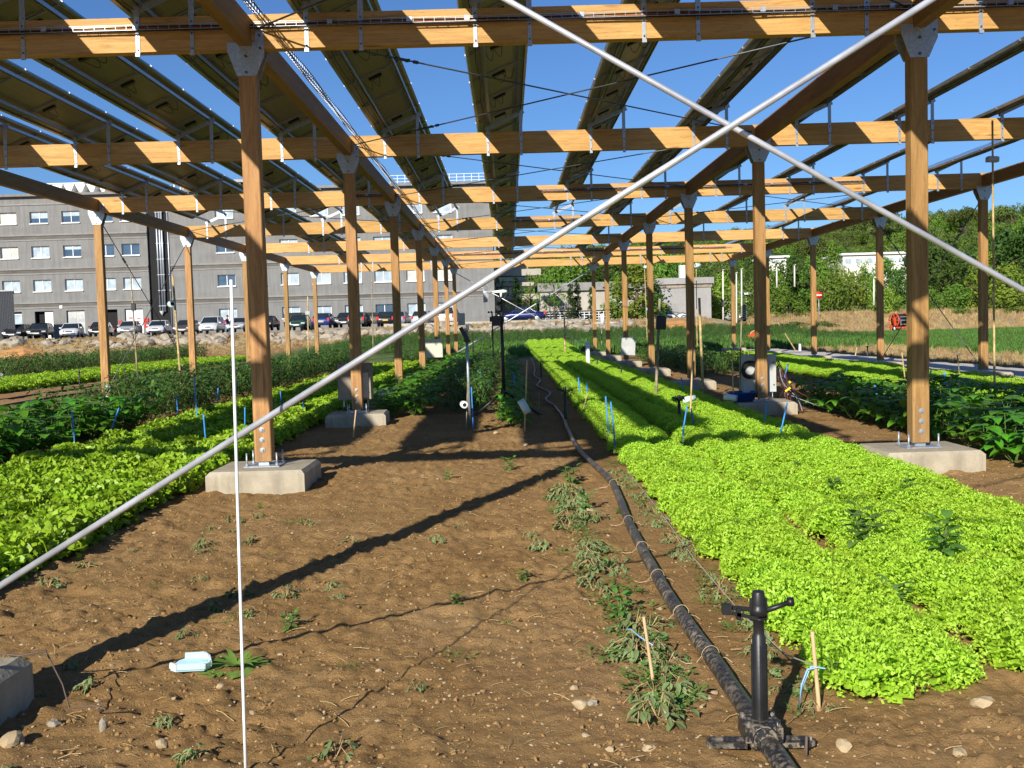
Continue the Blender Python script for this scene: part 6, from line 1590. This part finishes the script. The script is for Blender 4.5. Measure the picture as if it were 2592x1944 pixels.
T = [
 (1309, 817, 695, 104, 36, 'cypress', 'cyp', 'cypress', 'narrow dark cypress standing behind the blue saloon'),
 (1446, 822, 713, 100, 34, 'cypress', 'cypl', 'cypress', 'sunlit green cypress at the end of the boulder bank'),
 (1463, 822, 712, 101, 30, 'cypress', 'cyp', 'cypress', 'dark cypress touching the sunlit green one'),
 (1497, 822, 728, 103, 24, 'cypress', 'cypl', 'cypress', 'smaller cypress behind the far post with the cross arm cane'),
 (1345, 815, 690, 108, 90, 'sparse', 'ash', 'young_tree', 'thin leaved young tree around the dark cypress'),
 (1272, 815, 700, 108, 40, 'sparse', 'oak', 'young_tree', 'dark twiggy young tree at the corner of the grey building'),
 (1405, 815, 690, 109, 80, 'sparse', 'ash', 'young_tree', 'thin young tree in front of the low beige building'),
 (1415, 760, 640, 150, 190, 'round', 'ash', 'broadleaf_tree', 'green tree above the roof of the low beige building'),
 (1320, 740, 655, 165, 130, 'round', 'pine', 'broadleaf_tree', 'olive green tree behind the balcony building'),
 (1515, 720, 635, 160, 180, 'round', 'oak', 'broadleaf_tree', 'dark tree behind the roof of the low beige building'),
 (1615, 832, 655, 96, 150, 'tall', 'lime', 'broadleaf_tree', 'bushy yellow green tree in front of the graffiti shed'),
 (1565, 828, 690, 98, 75, 'tall', 'ash', 'broadleaf_tree', 'green tree between the cypresses and the yellow green tree'),
 (1660, 830, 720, 95, 70, 'tall', 'oak', 'broadleaf_tree', 'dark leaved bush against the wall of the graffiti shed'),
 (1700, 720, 615, 140, 180, 'round', 'ash', 'broadleaf_tree', 'green tree rising behind the graffiti shed'),
 (1785, 825, 655, 112, 95, 'round', 'oak', 'broadleaf_tree', 'dark tree right of the graffiti shed'),
 (1830, 830, 690, 106, 95, 'tall', 'lime', 'broadleaf_tree', 'olive green tree before the pale lamp posts'),
 (1870, 828, 700, 118, 80, 'round', 'ash', 'broadleaf_tree', 'round green tree behind the pale lamp posts'),
 (1868, 760, 655, 130, 26, 'cypress', 'cypl', 'cypress', 'slim cypress on the slope, left of a pair'),
 (1892, 760, 655, 130, 26, 'cypress', 'cypl', 'cypress', 'slim cypress on the slope, right of a pair'),
 (1918, 826, 690, 118, 90, 'round', 'pine', 'broadleaf_tree', 'dull green tree behind the second post'),
 (2000, 810, 635, 126, 175, 'round', 'oak', 'broadleaf_tree', 'big dark green tree in the middle of the slope'),
 (2060, 800, 640, 124, 90, 'tall', 'ash', 'broadleaf_tree', 'large leafy green tree beside the dark middle tree'),
 (2108, 790, 610, 128, 80, 'tall', 'ash', 'broadleaf_tree', 'tall pointed light green tree left of the white house'),
 (1992, 840, 728, 104, 90, 'tall', 'ash', 'broadleaf_tree', 'light green bushy tree in front of the dark middle tree'),
 (2105, 820, 680, 112, 130, 'round', 'ash', 'broadleaf_tree', 'feathery green tree before the white house'),
 (2150, 815, 672, 114, 110, 'round', 'lime', 'broadleaf_tree', 'yellow green tree below the white house'),
 (2190, 812, 664, 116, 90, 'round', 'ash', 'broadleaf_tree', 'rounded tree hiding the lower wall of the white house'),
 (2270, 812, 668, 117, 80, 'round', 'oak', 'broadleaf_tree', 'dark rounded tree hiding the right part of the white house'),
 (1962, 815, 668, 116, 90, 'round', 'ash', 'broadleaf_tree', 'rounded tree in front of the small cream house'),
 (1925, 815, 664, 119, 70, 'round', 'oak', 'broadleaf_tree', 'dark tree left of the small cream house'),
 (2240, 815, 645, 118, 110, 'tall', 'ash', 'broadleaf_tree', 'tall green tree covering the end of the white house'),
 (2240, 830, 720, 105, 110, 'round', 'lime', 'broadleaf_tree', 'olive bushy tree behind the red reel machine'),
 (2385, 800, 605, 118, 230, 'round', 'oak', 'broadleaf_tree', 'massive dark evergreen oak right of the front post'),
 (2530, 780, 560, 122, 260, 'round', 'oak', 'broadleaf_tree', 'largest dark oak at the frame edge'),
 (2500, 830, 630, 105, 120, 'tall', 'lime', 'broadleaf_tree', 'bright yellow green tree in front of the largest dark oak'),
 (2560, 830, 665, 103, 110, 'tall', 'lime', 'broadleaf_tree', 'bright green poplar like tree at the frame edge'),
 (2345, 810, 720, 106, 90, 'round', 'ash', 'broadleaf_tree', 'small pale leaved tree below the massive oak, near the front post'),
 (2420, 805, 715, 106, 110, 'round', 'ash', 'broadleaf_tree', 'small pale leaved tree below the massive oak, beside the brace end'),
 (2230, 640, 520, 200, 120, 'umbrella', 'pine', 'umbrella_pine', 'umbrella pine on the ridge, just right of the front post'),
 (2445, 620, 520, 205, 110, 'umbrella', 'pine', 'umbrella_pine', 'umbrella pine on the ridge beside the leaning tie rod'),
 (2400, 640, 522, 212, 100, 'umbrella', 'pine', 'umbrella_pine', 'umbrella pine between the front post and the outer post'),
 (2350, 640, 540, 214, 110, 'umbrella', 'pine', 'umbrella_pine', 'round topped pine against the sky gap'),
 (2560, 600, 512, 200, 120, 'umbrella', 'pine', 'umbrella_pine', 'highest umbrella pine at the right end of the ridge'),
 (2495, 620, 535, 214, 110, 'umbrella', 'pine', 'umbrella_pine', 'umbrella pine behind the tall bamboo cane'),
 (2290, 640, 545, 220, 120, 'umbrella', 'pine', 'umbrella_pine', 'broad pine hidden behind the front post'),
 (2160, 650, 555, 215, 110, 'umbrella', 'pine', 'umbrella_pine', 'pine on the ridge above the white house'),
 (2040, 650, 570, 222, 130, 'umbrella', 'pine', 'umbrella_pine', 'pine under the far beams near the second post'),
 (2585, 700, 590, 170, 170, 'round', 'pine', 'broadleaf_tree', 'olive green tree halfway up the slope at the frame edge'),
 (2320, 690, 600, 165, 150, 'round', 'ash', 'broadleaf_tree', 'mid green tree halfway up the slope behind the front post'),
]
for a in T: tree(*a)
for i, (px, pyb, pyt, Y, wd_, mat, lab) in enumerate(((2010, 842, 806, 96, 120, 'oak', 'dense dark hedge bush left of the outer post'), (2075, 842, 806, 95, 110, 'oak', 'dense dark hedge bush around the outer post'), (1950, 842, 812, 98, 90, 'oak', 'dense dark hedge bush beside the second post'),
                                           (1800, 850, 818, 92, 110, 'ash', 'low green bush right of the earth heap'), (1870, 848, 822, 94, 100, 'ash', 'low green bush under the small white hut'), (2570, 800, 770, 101, 110, 'ash', 'low green bush on the dry bank at the frame edge'), (2440, 800, 775, 102, 90, 'ash', 'low green bush on the dry bank'),
                                           (1400, 822, 808, 98, 60, 'lime', 'low yellowish bush left of the cypresses'), (1478, 824, 808, 98, 50, 'lime', 'low yellowish bush right of the cypresses'), (2130, 830, 800, 100, 80, 'ash', 'low bush at the left end of the dry bank'), (1700, 838, 812, 90, 50, 'oak', 'dark bush at the foot of the graffiti'))):
    tree(px, pyb, pyt, Y, wd_, 'shrub', mat, 'bush', lab, 'bush')
# the wood on the hill, one mass
mb_ = [bpy.data.objects.new('wood_crown', get_tree(k, m_, v)[0]) for k, m_, v in (('round', 'pine', 0), ('round', 'ash', 0), ('umbrella', 'pine', 0), ('round', 'oak', 0), ('tall', 'ash', 0))]
P = []
for i in range(1500):
    x = rng.uniform(-40, 190); y = 128+115*rng.random()
    if abs(x-at(2215, 660, 150).x) < 8 and 134 < y < 164: continue
    if abs(x-at(1950, 660, 152).x) < 5 and 138 < y < 164: continue
    if y < 150 and x < 15: continue
    z = float(terr(x, y)); k = rng.choice((0, 0, 0, 1, 1, 2, 3, 4))
    P.append((x, y, z-1.0, rng.uniform(-.08, .08), rng.uniform(-.08, .08), rng.uniform(0, 6.28), rng.uniform(4.2, 7.0)*(.8 if y < 165 or y > 195 else 1), k))
scatter('hill_wood', mb_, P, 'wooded green hillside of pines and oaks behind the field', None, 'wood')
# pale lamp posts and small things by the trees
for px, pyb, pyt, lab in ((1830, 800, 683, 'pale lamp post on the slope, first from the graffiti shed'), (1864, 812, 690, 'pale post just right of the outer far post'), (1877, 778, 680, 'tallest pale lamp post on the slope'), (1966, 690, 674, 'short pale post on the big dark tree'), (2011, 688, 671, 'white sign post in front of the dark middle tree'), (2212, 735, 703, 'grey lamp post among the trees left of the front post')):
    Y = 103; b, t_ = at(px, pyb, Y), at(px, pyt, Y); mb = MB(); mb.tube([b-Vector((0, 0, 1.5)), t_], [.09, .06], 8); mb.box((t_.x, t_.y-.1, t_.z), (.14, .4, .06)); tag(obj('lamp_post', mb, M['whitehouse']), lab, 'lamp post', 'pale posts on the slope')
p = at(2073, 747, 101); mb = MB(); mb.lathe([(0, -.03), (.35, -.03), (.35, .03), (0, .03)], (0, 0, 0), 16, 0, 'y'); mb.box((0, -.04, 0), (.5, .02, .1), 1); mb.tube([(0, .06, 0), (0, .06, -2.5)], .04, 8, 2); tag(obj('road_sign', mb, [M['red'], M['white'], M['galv']], loc=p), 'round red no entry sign among the trees by the outer post', 'road sign')
# red irrigation reel
p = at(2277, 838, 90); rl = thing('hose_reel_machine', 'red and black irrigation hose reel standing at the far edge of the green field', 'irrigation reel', (p.x, 90, max(p.z, float(terr(p.x, 90)))), .25)
mb = MB()
for s_ in (-1, 1):
    mb.tube([(s_*.55+.0, .72*math.cos(a), .95+.60*math.sin(a)) for a in [k*math.pi/10 for k in range(21)]], .05, 6)
    for k in range(4): a = k*math.pi/4; mb.tube([(s_*.55, -.7*math.cos(a), .95-.58*math.sin(a)), (s_*.55, .7*math.cos(a), .95+.58*math.sin(a))], .03, 5)
obj('reel_flange', mb, M['red_ox'], rl)
mb = MB(); mb.lathe([(.15, -.5), (.55, -.5), (.55, .5), (.15, .5)], (0, 0, .95), 20, 0, 'x'); obj('hose_drum', mb, M['rubber'], rl)
mb = MB(); mb.box((0, 0, .30), (1.7, 1.5, .12)); mb.box((-.72, -.4, .65), (.12, .12, 1.1)); mb.box((.72, -.4, .65), (.12, .12, 1.1)); mb.box((.85, -.3, .75), (.35, .5, .4)); obj('chassis', mb, M['red_ox'], rl)
mb = MB(); mb.box((0, -.78, .95), (.9, .04, .06)); mb.box((0, -.78, .6), (.9, .04, .06)); mb.box((-.42, -.78, .75), (.05, .04, .5)); mb.box((.42, -.78, .75), (.05, .04, .5)); mb.box((0, -.78, 1.25), (.9, .04, .05)); obj('guide_frame', mb, M['galv'], rl)
for s_ in (-1, 1):
    mb = MB(); mb.lathe([(0, -.08), (.26, -.08), (.26, .08), (0, .08)], (s_*.8, -.5, .24), 16, 0, 'x'); wh = obj('wheel', mb, M['tyre'], rl); mb = MB(); mb.lathe([(0, -.09), (.14, -.09), (.14, .09), (0, .09)], (s_*.8, -.5, .24), 12, 0, 'x'); obj('rim', mb, M['white'], wh)
p = at(1895, 862, 60); mb = MB(); mb.tube([(0, 0, 0), (.15, 0, .55), (.55, 0, .75), (.9, 0, .45), (1.0, 0, 0)], .035, 6, 1); mb.box((.2, 0, .35), (.5, .2, .28), 0, Matrix.Rotation(-.5, 3, 'Y')); tag(obj('sprinkler_cart', mb, [M['red_ox'], M['bamboo']], loc=(p.x, 60, gz(p.x, 60))), 'small red wheeled sprinkler cart in the tall grass behind a dark cane', 'sprinkler cart')
